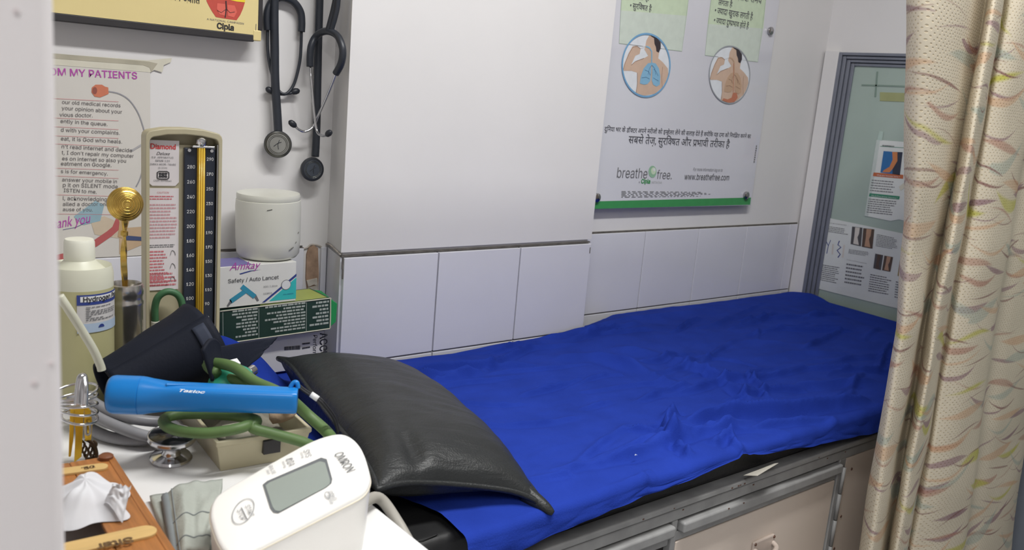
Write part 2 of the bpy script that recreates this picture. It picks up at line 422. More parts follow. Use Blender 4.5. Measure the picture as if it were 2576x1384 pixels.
# rust flecks on the rail
for k in range(16):
    a = random.uniform(.6,1.5); zz = random.choice((rail_t-.006, rail_b-.004, z2-.003)); s = random.uniform(.001,.0022)
    yy = -.0064 if zz > rail_b else (-.0014 if zz > z2-.002 else -.0104)
    box('rust_fleck', a-ox-s, a-ox+s, yy-.0002, yy+.001, zz-s*.6, zz+s*.6, M_RUST, couch)

# --- mattress
M_REX = mat('black_rexine', (34, 34, 35), .5, var=.12, scale=30, bump=.25, bscale=120)
mt_ = box('mattress', .425, 2.272, FY+.012, -.008, .576, .627, M_REX, bevel=.012, seg=3)
tag(mt_, 'thin black rexine mattress showing below the blue sheet', 'mattress')
sp = [PZ(x, y, .6278) for x, y in ((1040,1362),(1065,1358),(1100,1345))]
tube('seam', sp, .0008, M_REX, mt_, 6)

# --- paper slip stuck between mattress and rail
P = [fz(1868,1196,FY-.004), fz(1900,1172,FY-.02), fz(1955,1165,FY-.012), fz(1962,1168,FY-.006), fz(1906,1196,FY-.03)]
P = [fz(1870,1197,FY-.008), fz(1905,1198,FY-.045), fz(1958,1166,FY-.03), fz(1940,1168,FY+.005)]
slip = new('paper_slip', P+[p+Vector((0,0,.0008)) for p in P], [(3,2,1,0),(4,5,6,7),(0,1,5,4),(1,2,6,5),(2,3,7,6),(3,0,4,7)], mat('card_paper', (205,200,188), .6))
tag(slip, 'small folded paper slip poking out between black mattress and grey rail', 'paper')

# --- blue sheet
def seg_d(x, y, a, b):
    dx, dy = b[0]-a[0], b[1]-a[1]; L2 = dx*dx+dy*dy; t = ((x-a[0])*dx+(y-a[1])*dy)/L2; tc = min(1,max(0,t))
    ex, ey = x-(a[0]+tc*dx), y-(a[1]+tc*dy); s = (dx*(y-a[1])-dy*(x-a[0]))/math.sqrt(L2)
    return math.hypot(ex,ey), s, tc
RID = []
def rid(pts, amp, w, skew=0.0):
    P = [PZ(x, y, BT) for x, y in pts]
    P = spline(P, 3); RID.append((P[0].x, P, amp, w, min(p.x for p in P)-4*w, max(p.x for p in P)+4*w, min(p.y for p in P)-4*w, max(p.y for p in P)+4*w))
rid([(1390,905),(1470,900),(1560,915),(1640,950),(1730,985)], .008, .022)
rid([(1540,880),(1660,900),(1780,940)], .006, .025)
rid([(1730,925),(1800,950),(1850,985),(1890,1010)], .006, .012)
rid([(1640,1000),(1740,985),(1800,965),(1860,958),(1900,940),(1990,915)], .005, .009)
rid([(1880,945),(1910,975),(1930,1005)], .004, .008)
rid([(1590,1015),(1680,985),(1740,975)], .004, .008)
rid([(1660,1070),(1690,1050),(1670,1085),(1700,1110)], .010, .010)
rid([(1700,1080),(1760,1060),(1840,1045),(1960,1040),(2080,1020),(2190,1005)], .010, .012)
rid([(1620,1120),(1720,1095),(1800,1085),(1900,1060)], .006, .012)
rid([(1500,1160),(1600,1140),(1680,1110),(1740,1100)], .006, .011)
rid([(1690,1115),(1720,1130),(1735,1150)], .006, .009)
rid([(1790,1120),(1830,1100),(1850,1125)], .008, .010)
rid([(1180,1060),(1280,1072),(1380,1062),(1450,1050)], .003, .008)
rid([(1380,1190),(1480,1170),(1560,1150)], .003, .008)
rid([(1460,1030),(1540,1008)], .003, .007)
rid([(1030,945),(1120,950),(1220,940)], .006, .012)
rid([(1080,965),(1150,952)], .004, .01)
rid([(1340,860),(1480,830),(1620,800),(1800,780)], .004, .03)
rid([(1300,1220),(1420,1195),(1440,1200)], .003, .007)
rid([(1900,905),(2020,890),(2150,895)], .003, .02)
rid([(1120,1010),(1240,1022),(1330,1015)], .0025, .006)
rid([(1420,980),(1500,950),(1570,945)], .003, .006)
rid([(1500,1235),(1600,1200),(1640,1180)], .003, .007)
rid([(1740,900),(1830,905),(1910,925)], .003, .006)
rid([(1820,1010),(1930,985),(2030,985)], .004, .006)
rid([(1870,1080),(1990,1060),(2120,1045)], .004, .007)
rid([(1560,1085),(1640,1090),(1690,1110)], .004, .006)
rid([(1950,985),(2080,970),(2200,960)], .004, .015)
rid([(1770,870),(1900,860),(2060,880)], .003, .025)
rs = random.Random(21)
for k in range(46):      # long shallow creases running mostly along the bed
    cx_, cy_ = rs.uniform(.85,2.1), rs.uniform(-.56,-.02); L_ = rs.uniform(.05,.16); a_ = rs.gauss(.05,.28)
    P_ = [Vector((cx_+t*L_*math.cos(a_), cy_+t*L_*math.sin(a_)+rs.uniform(-.006,.006), 0)) for t in (-1,-.35,.35,1)]
    P_ = spline(P_, 3); w_ = rs.uniform(.0055,.009)
    RID.append((0, P_, rs.uniform(.0018,.0042), w_, min(p.x for p in P_)-4*w_, max(p.x for p in P_)+4*w_, min(p.y for p in P_)-4*w_, max(p.y for p in P_)+4*w_))
hem = [(1145,1400),(1288,1388),(1429,1323),(1560,1268),(1690,1218),(1780,1185),(1828,1160),(1850,1138),(1900,1140),(1960,1135),(2060,1115),(2150,1095),(2222,1080),(2300,1050),(2420,1010)]
HEM = sorted((PY(x, y, FY-.012).x, PY(x, y, FY-.012).z) for x, y in hem)
def lerp_tab(T, x):
    if x <= T[0][0]: return T[0][1]
    for (a, b), (c, d) in zip(T, T[1:]):
        if x <= c: return b+(d-b)*(x-a)/(c-a)
    return T[-1][1]
YB = [(.40,.085),(.722,.085),(.726,-.010),(1.20,-.010),(1.334,-.010),(1.345,.002),(1.52,.084),(2.3,.084)]
def zt(x, y):
    z = BT
    n1 = noise.noise(Vector((x*5, y*9, 1.3)))*.004 + noise.noise(Vector((x*14+3, y*26, 4)))*.0022 + noise.noise(Vector((x*40, y*60, 9)))*.0007 + noise.noise(Vector((x*9+y*3, y*75-x*8, 6)))*.0016*max(0,noise.noise(Vector((x*4,y*6,8)))+.35)
    z += n1+.002
    for _, P, amp, w, xa, xb, ya, yb_ in RID:
        if not (xa < x < xb and ya < y < yb_): continue
        bd, bs, bt = 9, 0, 0; n_ = len(P)-1
        for i in range(n_):
            d, s, t = seg_d(x, y, (P[i].x,P[i].y), (P[i+1].x,P[i+1].y))
            if d < bd: bd, bs, bt = d, s, (i+t)/n_
        if bd < 3.2*w:
            env = math.sin(PI*min(1,max(0,bt)))**.6*(.75+.5*noise.noise(Vector((bt*6,amp*900,1))))
            sk = 1.0 if bs > 0 else 1.7          # one flank steeper than the other
            z += env*amp*(3.4 if w < .016 else 2.2)*(.55*math.exp(-(bd*sk/w)**2)+.5*math.exp(-1.9*bd*sk/w) - .3*math.exp(-((bs+1.4*w)/w)**2)*math.exp(-(max(0,bd-1.4*w)/w)**2))
    # dip off the far end, ride-up against the column's corner, bunched head end
    z += .008*math.exp(-((x-1.33)/.16)**2)*math.exp(-((y+.02)/.10)**2)
    if x > 2.0: z -= .10*max(0,(x-2.0)/.28)**2*max(0,min(1,(.02-y)/.45))
    z += .105*math.exp(-(max(0,x-.47)/.085)**2)*math.exp(-((y+.10)/.05)**2)
    z += .022*math.exp(-((x-.54-.10*(y+.1))/.03)**2)*math.exp(-((y+.20)/.13)**2)
    # soft drop towards the front edge
    if y < -.50: z -= .006*((-.50-y)/.1)**2
    z -= .010*math.exp(-max(0, lerp_tab(YB, x)-y)/.05)*(1 if x > .75 else 0)
    return max(z, .6285)
NU, NV = 470, 270
TFR = .80
def sheet(u, v):
    x0 = .44+.135*max(0,min(1,(v-.35)/.4))
    x1 = 2.279-.10*v**1.5
    x = x0+(x1-x0)*u
    yb = lerp_tab(YB, x); yf = FY-.002
    fr = .012*noise.noise(Vector((x*7, 2, 0)))
    if v <= TFR:
        t = v/TFR; y = yb+(yf-yb)*t
        return Vector((x, y, zt(x, y)))
    t = (v-TFR)/(1-TFR)
    zt0 = zt(x, yf); zb = lerp_tab(HEM, x)+.004*noise.noise(Vector((x*11,0,5)))
    zb = min(zb, zt0-.012)
    L = zt0-zb
    a = min(1, t/.22); r = .012
    y = yf - r*math.sin(a*PI/2) - .004*abs(noise.noise(Vector((x*16, t*2, 3))))*t - .003*t
    z = zt0 - r*(1-math.cos(a*PI/2)) - max(0,(t-.22)/.78)*(L-r)
    y += .003*noise.noise(Vector((x*22, z*30, 7)))*min(1,t*2)
    y = min(y, FY-.0115) if z < rail_t+.01 else y
    return Vector((x, y, z))
M_BLUE = mat('royal_blue_cotton', (36, 60, 156), .9, var=.10, scale=14, bump=.3, bscale=420, spec=.08)
sh = grid('bed_sheet', sheet, NU, NV, M_BLUE)
tag(sh, 'wrinkled royal blue cotton sheet spread over the examination bed', 'sheet')
M_LINT = mat('white_lint', (200, 205, 225), .8)
for x, y in ((1600,1146),(1116,944)):
    p = PZ(x, y, BT+.006); tube('lint', [p+Vector((-.002,0,.0)), p+Vector((0,.0015,.001)), p+Vector((.002,0,0))], .0006, M_LINT, sh, 5)

# --- black pillow
PTH = .2174
PW, PL_, PT = .1045, .233, .09
LIFT = PW*math.sin(PTH)*.6
pl = thing('pillow', 'plump black leatherette pillow at the head of the bed', 'pillow', (.6372,-.3462,BT+LIFT+.002), (0,PTH,-.2007))
pl.rotation_mode = 'XYZ'; bpy.context.view_layer.update()
def pil(s, t, top):
    k = (1-abs(s)**2.6)*(1-abs(t)**3.4)
    k = max(0,k)**.55
    x = s*PW*(1+.10*(1-t*t)) ; y = t*PL_*(1-.05*(1-s*s)*abs(t)**4)
    c = (abs(s)*abs(t))**7
    x += .010*c*(1 if s > 0 else -1); y += .010*c*(1 if t > 0 else -1)
    zc = .025-.012*c*(1 if s > 0 else .4) - .006*(abs(t)**3)
    wr = .0016*noise.noise(Vector((x*26+y*9, y*55, .3)))+.0022*noise.noise(Vector((x*14, y*14, 2)))
    fold = .008*math.exp(-((s+.55)/.12)**2)*math.exp(-((t+.80)/.2)**2)
    if top: return Vector((x, y, zc+PT*.54*k+(wr-fold)*min(1,k*2)))
    flat = (.010-LIFT+x*math.sin(PTH))/math.cos(PTH); q = min(1,k*1.5)**.7
    return Vector((x, y, zc*(1-q)+min(zc,flat)*q))
def pillow_half(top, n=64, m_=90):
    V=[pil(2*i/n-1, 2*j/m_-1, top) for j in range(m_+1) for i in range(n+1)]
    Fc=[(j*(n+1)+i, j*(n+1)+i+1, (j+1)*(n+1)+i+1, (j+1)*(n+1)+i) for j in range(m_) for i in range(n)]
    if not top: Fc=[q[::-1] for q in Fc]
    return V,Fc
def crease_mat():
    m = mat('black_leatherette', (35, 37, 38), .42, var=.12, scale=18, spec=.5)
    nt = m.node_tree; b = nt.nodes['Principled BSDF']
    tc = nt.nodes.new('ShaderNodeTexCoord'); mp = nt.nodes.new('ShaderNodeMapping'); mp.inputs['Scale'].default_value = (14, 60, 20); mp.inputs['Rotation'].default_value = (0,0,.25)
    n = nt.nodes.new('ShaderNodeTexNoise'); n.inputs['Scale'].default_value = 1.0; n.inputs['Detail'].default_value = 6; n.inputs['Distortion'].default_value = .8
    n2 = nt.nodes.new('ShaderNodeTexNoise'); n2.inputs['Scale'].default_value = 420
    ad = nt.nodes.new('ShaderNodeMath'); ad.operation = 'MULTIPLY_ADD'; ad.inputs[1].default_value = .22
    nt.links.new(tc.outputs['Object'], mp.inputs[0]); nt.links.new(mp.outputs[0], n.inputs[0]); nt.links.new(tc.outputs['Object'], n2.inputs[0])
    nt.links.new(n2.outputs[0], ad.inputs[0]); nt.links.new(n.outputs[0], ad.inputs[2])
    bp = nt.nodes.new('ShaderNodeBump'); bp.inputs['Strength'].default_value = .5; bp.inputs['Distance'].default_value = .004
    nt.links.new(ad.outputs[0], bp.inputs['Height']); nt.links.new(bp.outputs[0], b.inputs['Normal'])
    return m
M_LEA = crease_mat()
g = join(pillow_half(True), pillow_half(False))
cv = new('cover', *g, M_LEA, pl, smooth=True, fix=False)
edge = [pil(-1+2*i/40, -1, True) for i in range(41)]+[pil(1, -1+2*i/60, True) for i in range(1,61)]+[pil(1-2*i/40, 1, True) for i in range(1,41)]+[pil(-1, 1-2*i/60, True) for i in range(1,60)]
new('piping', *tube_g(edge, .0042, 8, True, 0), M_LEA, pl, smooth=True)
for i, (s, t) in enumerate(((1,-1),)):
    c = pil(s, t, True); d = Vector((s*.6, t*.8, -.22)).normalized()
    new('corner_tab', *tube_g([c-d*.03, c-d*.006, c+d*.006, c+d*.012], lambda q: .009*(1-q)+.003, 10), M_LEA, pl, smooth=True)

# ================================================================== WALL THINGS
# --- yellow campaign board
M_YEL = mat('yellow_board_print', (226, 208, 150), .4, var=.03, scale=6)
M_FRM = mat('black_frame', (52, 50, 52), .45)
bb = PY(400, 68, .066)
board = thing('notice_board', 'yellow campaign board with a red bowl emblem and black lower edge', 'board', (.30, .1, bb.z))
bz = bb.z; bxr = PY(655, 60, .066).x
box('panel', .02-.30, bxr-.30-.004, -.034, -.012, .004, .42, M_YEL, board)
box('frame_rail', .02-.30, bxr-.30-.010, -.0345, -.012, -.007, .004, M_FRM, board, bevel=.0015)
box('frame_stile', bxr-.30-.004, bxr-.30+.004, -.034, -.012, .012, .42, M_FRM, board, bevel=.0015)
box('corner_cap', bxr-.30-.012, bxr-.30+.002, -.0352, -.012, -.005, .012, M_YEL, board, bevel=.002)
box('mounting_batten', .05-.30, bxr-.30-.03, -.012, 0, .02, .40, M_FRM, board)
pl_ = Plane(board, (0,.066,0), (0,-1,0))
M_BOWL = ink('bowl_red', (196, 82, 70)); M_BOWL2 = ink('bowl_light', (222, 106, 92)); M_FLM = ink('flame_yellow', (240, 214, 60))
bowl = [(519,2),(526,16),(534,30),(543,43),(560,46),(580,49),(595,51),(604,38),(611,22),(616,6),(612,-30),(525,-34)]
pl_.poly('emblem', bowl, M_BOWL, 1)
pl_.poly('emblem', [(548,-20),(617,-10),(616,6),(596,4),(570,-2)], M_FLM, 2)
pl_.poly('emblem', [(546,8),(566,10),(567,40),(552,36),(545,22)], M_BOWL2, 2); pl_.poly('emblem', [(572,12),(590,14),(596,30),(588,44),(573,40)], M_BOWL2, 2)
pl_.line('emblem', [(568,2),(569,20),(566,44)], .0016, K, 3); pl_.line('emblem', [(569,22),(578,32),(590,30)], .0007, K, 3); pl_.line('emblem', [(567,24),(556,32),(546,26)], .0007, K, 3)
pl_.text('A NATIONAL CAMPAIGN', (520,50), (613,62), KG, 2, hs=.8)
pl_.text('Cipla', (545,71), (588,77), K, 2, bold=.03)
pl_.hindi(['अ','ं','त','र','म','न',' ','ज्~','यो','ित'], (395,-6), (503,10), K, 2, hs=1.3)
pl_.line('edge_print', [(644,60),(643,84)], .0008, KG, 2)

# --- patients' poster behind the desk things
M_LAM = mat('laminated_poster', (214, 210, 204), .25, var=.03, scale=5, coat=.3)
post = thing('wall_poster', "laminated poster of wishes from a doctor to patients, torn tape on top", 'poster', (.30, .0995, .80))
TR_ = PY(378, 168, .098)
box('sheet', -.22, TR_.x-.30, -.0015, 0, -.04, TR_.z-.80, M_LAM, post)
pp = Plane(post, (0,.0979,0), (0,-1,0))
M_TAPE = mat('yellowed_tape', (214, 210, 194), .4, var=.05)
pp.poly('tape', [(120,134),(370,152),(432,146),(430,156),(412,164),(408,182),(388,176),(378,182),(120,162)], M_TAPE, 1)
pp.poly('tape_edge', [(120,133),(375,155),(396,160),(380,182),(376,170),(360,164),(120,146)], mat('dirty_tape_edge', (176,170,152), .6, var=.15), 2)
pp.text('FROM MY PATIENTS', (92,187), (345,199), KP, 2, bold=.010)
tl = [("our old medical records",156,261,303,270),("your opinion about your",155,276,307,286),("vious doctor.",150,293,233,295),
("ently in the queue.",152,309,270,317),("d with your complaints.",153,331,301,339),("eat, it is God who heals.",153,353,307,361),
("n't read internet and decide",155,373,332,383),("t, I don't repair my computer",155,388,336,397),("es on internet so also you",156,403,317,409),("eatment on Google.",153,416,280,420),
("s is for emergency.",153,435,271,441),("answer your mobile in",156,456,294,461),("p it on SILENT mode",158,470,296,474),("ISTEN to me.",160,483,243,487),
("l, acknowledging",158,503,269,506),("alled a doctor only",158,518,277,518),("ause of you.",158,531,233,532)]
M_TXT = ink('poster_grey', (108, 104, 106))
for t, a, b, c, d in tl: pp.text(t, (a,b), (c,d), M_TXT, 2)
for y0, y1 in ((248,256),(297,304),(319,326),(342,348),(362,370),(424,428),(443,449),(491,494),(540,540)):
    pp.line('rule', [(100,y0-2),(298,y1)], .0005, KLR, 2)
pp.text('Thank you', (120,578), (230,560), KP, 2, shear=.4, hs=1.5, font=None)
pp.line('flourish', [(158,578),(190,572),(225,556)], .0006, KB, 2)
# the printed stethoscope picture on it
M_EAR = ink('ear_tip', (206, 124, 96)); M_EARD = ink('ear_tip_dark', (150, 88, 78)); M_WIRE = ink('wire_grey', (150, 150, 156)); M_PINK = ink('pink_tube', (184, 96, 96))
pp.poly('picture', [(231,220),(240,213),(256,213),(264,218),(272,220),(273,236),(264,240),(252,245),(238,243),(230,232)], M_EAR, 2)
pp.poly('picture', ell(238,228,6,9,16), M_EARD, 3)
arc = [(273,230),(300,236),(325,252),(345,280),(357,310),(364,340),(364,380),(360,420),(352,450),(342,470)]
pp.line('picture', [(p.x,p.y) for p in spline([Vector((x,y,0)) for x,y in arc],5)], .0018, M_WIRE, 2)
pp.line('picture', [(330,380),(350,368),(366,358)], .003, ink('wire_pale',(176,174,176)), 2)
pp.line('picture', [(140,650),(190,640),(240,612),(275,588),(290,575),(303,545)], .0105, M_PINK, 2)
pp.poly('picture', [(292,520),(318,516),(330,540),(312,600),(296,596),(300,560)], ink('joint_beige',(190,160,120)), 3)
pp.poly('picture', [(300,575),(360,570),(372,610),(300,640)], ink('hand_tan',(196,170,140)), 1.2); pp.poly('picture', [(312,592),(358,596),(362,606),(312,604)], ink('navy_mark',(70,82,120)), 3)
pp.poly('picture', [(185,545),(240,505),(262,516),(252,556),(210,566)], ink('pale_blue',(150,180,192)), 1.5)
pp.poly('picture', [(228,556),(262,544),(300,560),(300,600),(238,590)], ink('pale_tan',(206,190,168)), 1)

# --- stethoscopes on hooks
M_TUBE_B = mat('black_pvc_tubing', (46, 50, 58), .38, var=.08, scale=50)
M_SMOKE = mat('smoked_steel', (96, 96, 92), .25, .9)
M_DIAPH = mat('pale_diaphragm', (150, 150, 146), .3, .5, var=.1)
M_DIAPH2 = mat('slate_diaphragm', (72, 78, 88), .35, .3, var=.1)
def at(pts, Y): return [PY(p[0], p[1], (p[2] if len(p) > 2 else Y)) for p in pts]
def eartip(p, d, th):
    lathe('ear_tip', [(.0026,-.004),(.0048,-.001),(.0056,.004),(.0046,.009),(.002,.0115),(0,.012)], M_BLACK, th, 14, axis(p, d))
def chestpiece(c, r, th, face, drum, tilt=(0,-1,0), double=False):
    M_ = axis(c, tilt)
    ch = lathe('chestpiece', [(r*.5,-.016),(r*.78,-.015),(r*.82,-.006),(r*.96,-.004),(r,.0),(r*.98,.004),(r*.84,.005)], drum, th, 36, M_)
    lathe('rim', [(r*.84,.0048),(r*1.0,.0036),(r*1.03,.0005),(r*.99,-.003)], M_BLACK, ch, 36, M_, cap=False)
    lathe('diaphragm', [(r*.84,.0044),(r*.80,.0052),(0,.0056)], face, ch, 36, M_)
    for q in (.62,.72):
        new('ring_mark', *tube_g([M_ @ Vector((r*q*math.cos(a), r*q*math.sin(a), .0056)) for a in [2*PI*k/28 for k in range(28)]], .0004, 5, True, 0), M_SMOKE, ch)
    new('engraved_mark', *tube_g([M_ @ Vector(p) for p in ((-r*.3,-r*.15,.0058),(0,r*.1,.0058),(r*.25,r*.2,.0058))], .0006, 5), M_BLACK, ch)
    new('engraved_mark', *tube_g([M_ @ Vector(p) for p in ((r*.05,-r*.35,.0058),(0,0,.0058),(r*.1,r*.35,.0058))], .0005, 5), M_BLACK, ch)
    return ch
WY = .088
# all-black one
s1 = thing('stethoscope', 'all-black stethoscope hanging on the wall beside the yellow board', 'stethoscope', (0,0,0))
tube('tubing', at([(700,332),(697,280),(692,200),(691,120),(690,60),(690,0),(692,-90),(700,-190)], WY-.006), .0072, M_TUBE_B, s1, 12)
tube('yoke', at([(673,76),(671,50),(674,25),(684,5),(702,-6),(722,-4),(742,8),(756,30),(759,55),(758,80)], WY), .0062, M_TUBE_B, s1, 12)
tube('yoke_stem', at([(716,-2),(714,-60),(712,-120),(702,-190)], WY), .0068, M_TUBE_B, s1, 12)
tube('binaural', at([(673,74),(673,120),(678,160),(688,200),(700,226,WY+.003),(712,236),(728,235),(740,231)], WY), .0026, M_TUBE_B, s1, 10)
tube('binaural', at([(758,78),(757,120),(754,155),(745,195),(735,220),(720,236,WY-.001),(700,236,WY+.004),(688,231)], WY), .0026, M_TUBE_B, s1, 10)
eartip(PY(738,231,WY), PY(752,228,WY)-PY(738,231,WY), s1); eartip(PY(684,230,WY), PY(664,219,WY)-PY(684,230,WY), s1)
chestpiece(PY(699,363,WY-.012), .0225, s1, M_DIAPH, M_SMOKE, (-.42,-1,-.03))
tube('stem', at([(700,328),(701,338)], WY-.006), .0042, M_SMOKE, s1, 10)
# chrome one
def wy2(px, lift=0): return (.082 if px < 795 else .082-(px-795)/68*.074)-lift
def at2(pts, lift=0): return [PY(p[0], p[1], wy2(p[0], (p[2] if len(p) > 2 else lift))) for p in pts]
s2 = thing('stethoscope', 'black stethoscope with bare chrome ear tubes hanging nearest the column', 'stethoscope', (0,0,0))
tube('tubing', [PY(x,y,.086) for x,y in ((793,394),(795,360),(797,300),(799,200),(801,100),(804,0),(806,-80),(815,-170))], .0068, M_TUBE_B, s2, 12)
tube('yoke', at2([(780,168),(780,140),(783,115),(794,93),(812,80),(832,80),(850,92),(861,118),(862,142),(856,165),(845,185)], .012), .0060, M_TUBE_B, s2, 12)
tube('yoke_stem', at2([(826,80,.012),(832,60,.01),(842,20),(848,-20),(846,-80),(838,-130),(820,-170)], .004), .0064, M_TUBE_B, s2, 12)
tube('yoke_stem', at2([(832,80,.012),(841,50,.01),(848,20),(851,-10)], .006), .0045, M_TUBE_B, s2, 10)
tube('binaural', at2([(780,166,.012),(783,200),(787,250),(791,290),(795,320),(800,335),(812,342),(826,338)], .018), .0022, M_STEEL, s2, 10)
tube('binaural', at2([(846,183,.012),(832,220),(812,266),(800,292),(792,312,.012),(780,326,.012),(764,331),(750,325),(742,316)], .012), .0022, M_STEEL, s2, 10)
def etip2(a, b, lift): p, q = at2([a, b], lift); eartip(p, q-p, s2)
etip2((824,338),(842,322),.018); etip2((740,315),(722,300),.012)
chestpiece(PY(785,426,.074), .0205, s2, M_DIAPH2, M_BLACK, (-.08,-1,.02))
for nm, q, lab in (('wall_hook',(700,-196),'small steel wall hook above the all-black stethoscope'),('wall_hook',(818,-176),'small steel wall hook above the chrome stethoscope')):
    p = PY(q[0], q[1], .1); hk = thing(nm, lab, 'hook', p)
    lathe('plate', [(.009,0),(.008,.003)], M_STEEL, hk, 16, axis((0,0,0),(0,-1,0)))
    tube('peg', [(0,0,0),(0,-.02,-.004),(0,-.03,.002),(0,-.032,.01)], .0028, M_STEEL, hk, 8)

# --- inhaler poster on stand-offs
M_ACR = mat('glossy_poster_print', (216, 216, 224), .12, var=.02, scale=4, coat=.5)
BX0 = 1.385; p1 = PY(1888, 515, .08); BZ0 = PY(1700, 521, .08).z
inh = thing('inhaler_poster', 'large white asthma inhaler poster with green bottom band on the wall', 'poster', (BX0, .1, BZ0))
box('board', 0, p1.x-BX0, -.0215, -.0165, 0, .92, M_ACR, inh, bevel=.001)
ip = Plane(inh, (0,.0784,0), (0,-1,0))
ip.poly('band', [(1440,508),(1889,497),(1887,515),(1440,527)], KGR, 1)
M_SO = mat('steel_standoff', (170, 168, 170), .22, 1)
for x, y in ((1936,78),(1875,491),(1499,497)):
    p = PY(x, y, .078); lathe('standoff', [(.0075,-.022),(.0095,-.0005),(.0105,.002),(.0102,.006),(.007,.0085),(0,.0095)], M_SO, inh, 20, axis(inh.matrix_world.inverted() @ p, (0,-1,0)))
KH = ink('hindi_haze_grey', (84, 84, 92))  # text ink greyed to stand in for reflection haze on the acrylic
# green fading text cards
M_G1 = ink('card_green', (204, 220, 192)); M_G2 = ink('card_pale', (208, 218, 208)); M_CL = ink('card_line', (168, 184, 168))
for q in (((1566,-60),(1736,-40),(1728,40),(1561,26)), ((1792,-30),(1928,-16),(1920,72),(1780,60))): ip.poly('card', q, M_G1, 1)
ip.poly('card', [(1561,26),(1728,40),(1715,129),(1557,109)], M_G2, 1); ip.poly('card', [(1780,60),(1920,72),(1906,156),(1773,139)], M_G2, 1)
ip.line('card_edge', [(1566,-60),(1557,109),(1715,129),(1736,-40)], .0012, M_CL, 2); ip.line('card_edge', [(1792,-30),(1773,139),(1906,156),(1928,-16)], .0012, M_CL, 2)
ip.hindi(['•',' ','सु','र','िक~','ष','त',' ','है'], (1584,20), (1638,29), KH, 3, hs=1.1)
ip.hindi(['हो','ती',' ','है'], (1590,-4), (1632,3), KH, 3)
ip.hindi(['ज्~','या','दा',' ','स','म','य'], (1848,-2), (1915,10), KH, 3); ip.hindi(['ल','ग','ता',' ','है'], (1806,12), (1841,18), KH, 3)
ip.hindi(['•',' ','ज्~','या','दा',' ','खु','रा','क',' ','ल','ग','ती',' ','है'], (1797,33), (1892,50), KH, 3, hs=1.2)
ip.hindi(['•',' ','ज्~','या','दा',' ','दु','ष~','प^','भा','व',' ','हो','ते',' ','हैं'], (1795,57), (1882,73), KH, 3, hs=1.2)
ip.hindi(list('दु')and['दु','िन','या',' ','भ','र',' ','के',' ','डॉ','क~','ट','र',' ','अ','प','ने',' ','म','री','जों',' ','को',' ','इ','न्~','हे','ल','र',' ','ले','ने',' ','की',' ','स','ला','ह',' ','दे','ते',' ','हैं',' ','क्~','यों','िक',' ','य','ह',' ','द','मा',' ','को',' ','िन','यं','ित^','त',' ','क','र','ने',' ','का'], (1520,330), (1888,348), KH, 2, hs=1.05, bold=.006)
ip.hindi(['स','ब','से',' ','ते','ज़',',',' ','सु','र','िक~','ष','त',' ','औ','र',' ','प^','भा','वी',' ','त','री','का',' ','है'], (1580,360), (1834,372), KH, 2, hs=1.0, bold=.004)
ip.text('breathe', (1551,447), (1627,449), KG, 2, hs=1.1); ip.text('free.', (1651,450), (1689,451), KG, 2, hs=1.1)
ip.poly('logo_dot', ell(1641,432,10,15,28), ink('logo_green',(150,190,160)), 2); ip.poly('logo_dot', ell(1643,430,6,9,22), ink('logo_pale',(206,224,196)), 3); ip.poly('logo_dot', ell(1645,427,3,4.5,14), KW, 4)
ip.text('A', (1606,461), (1609,461), KG, 2); ip.text('Cipla', (1612,461), (1635,461.5), KGR, 2, bold=.03); ip.text('INITIATIVE', (1638,461), (1664,462), ink('pale',(170,176,172)), 2)
ip.text('For more information log on to', (1743,430), (1817,432), KG, 2, shear=.2, hs=1.3)
ip.text('www.breathefree.com', (1721,452), (1833,454), K, 2, hs=1.25)
ip.small_print([(1563,480),(1820,483),(1806,494),(1563,498)], 5, KG, 2, fill=.5, wl=(.01,.05), ragged=.3)
ip.small_print([(1902,365),(1905,365),(1898,410),(1895,410)], 8, KG, 2, fill=.7, wl=(.9,1.))
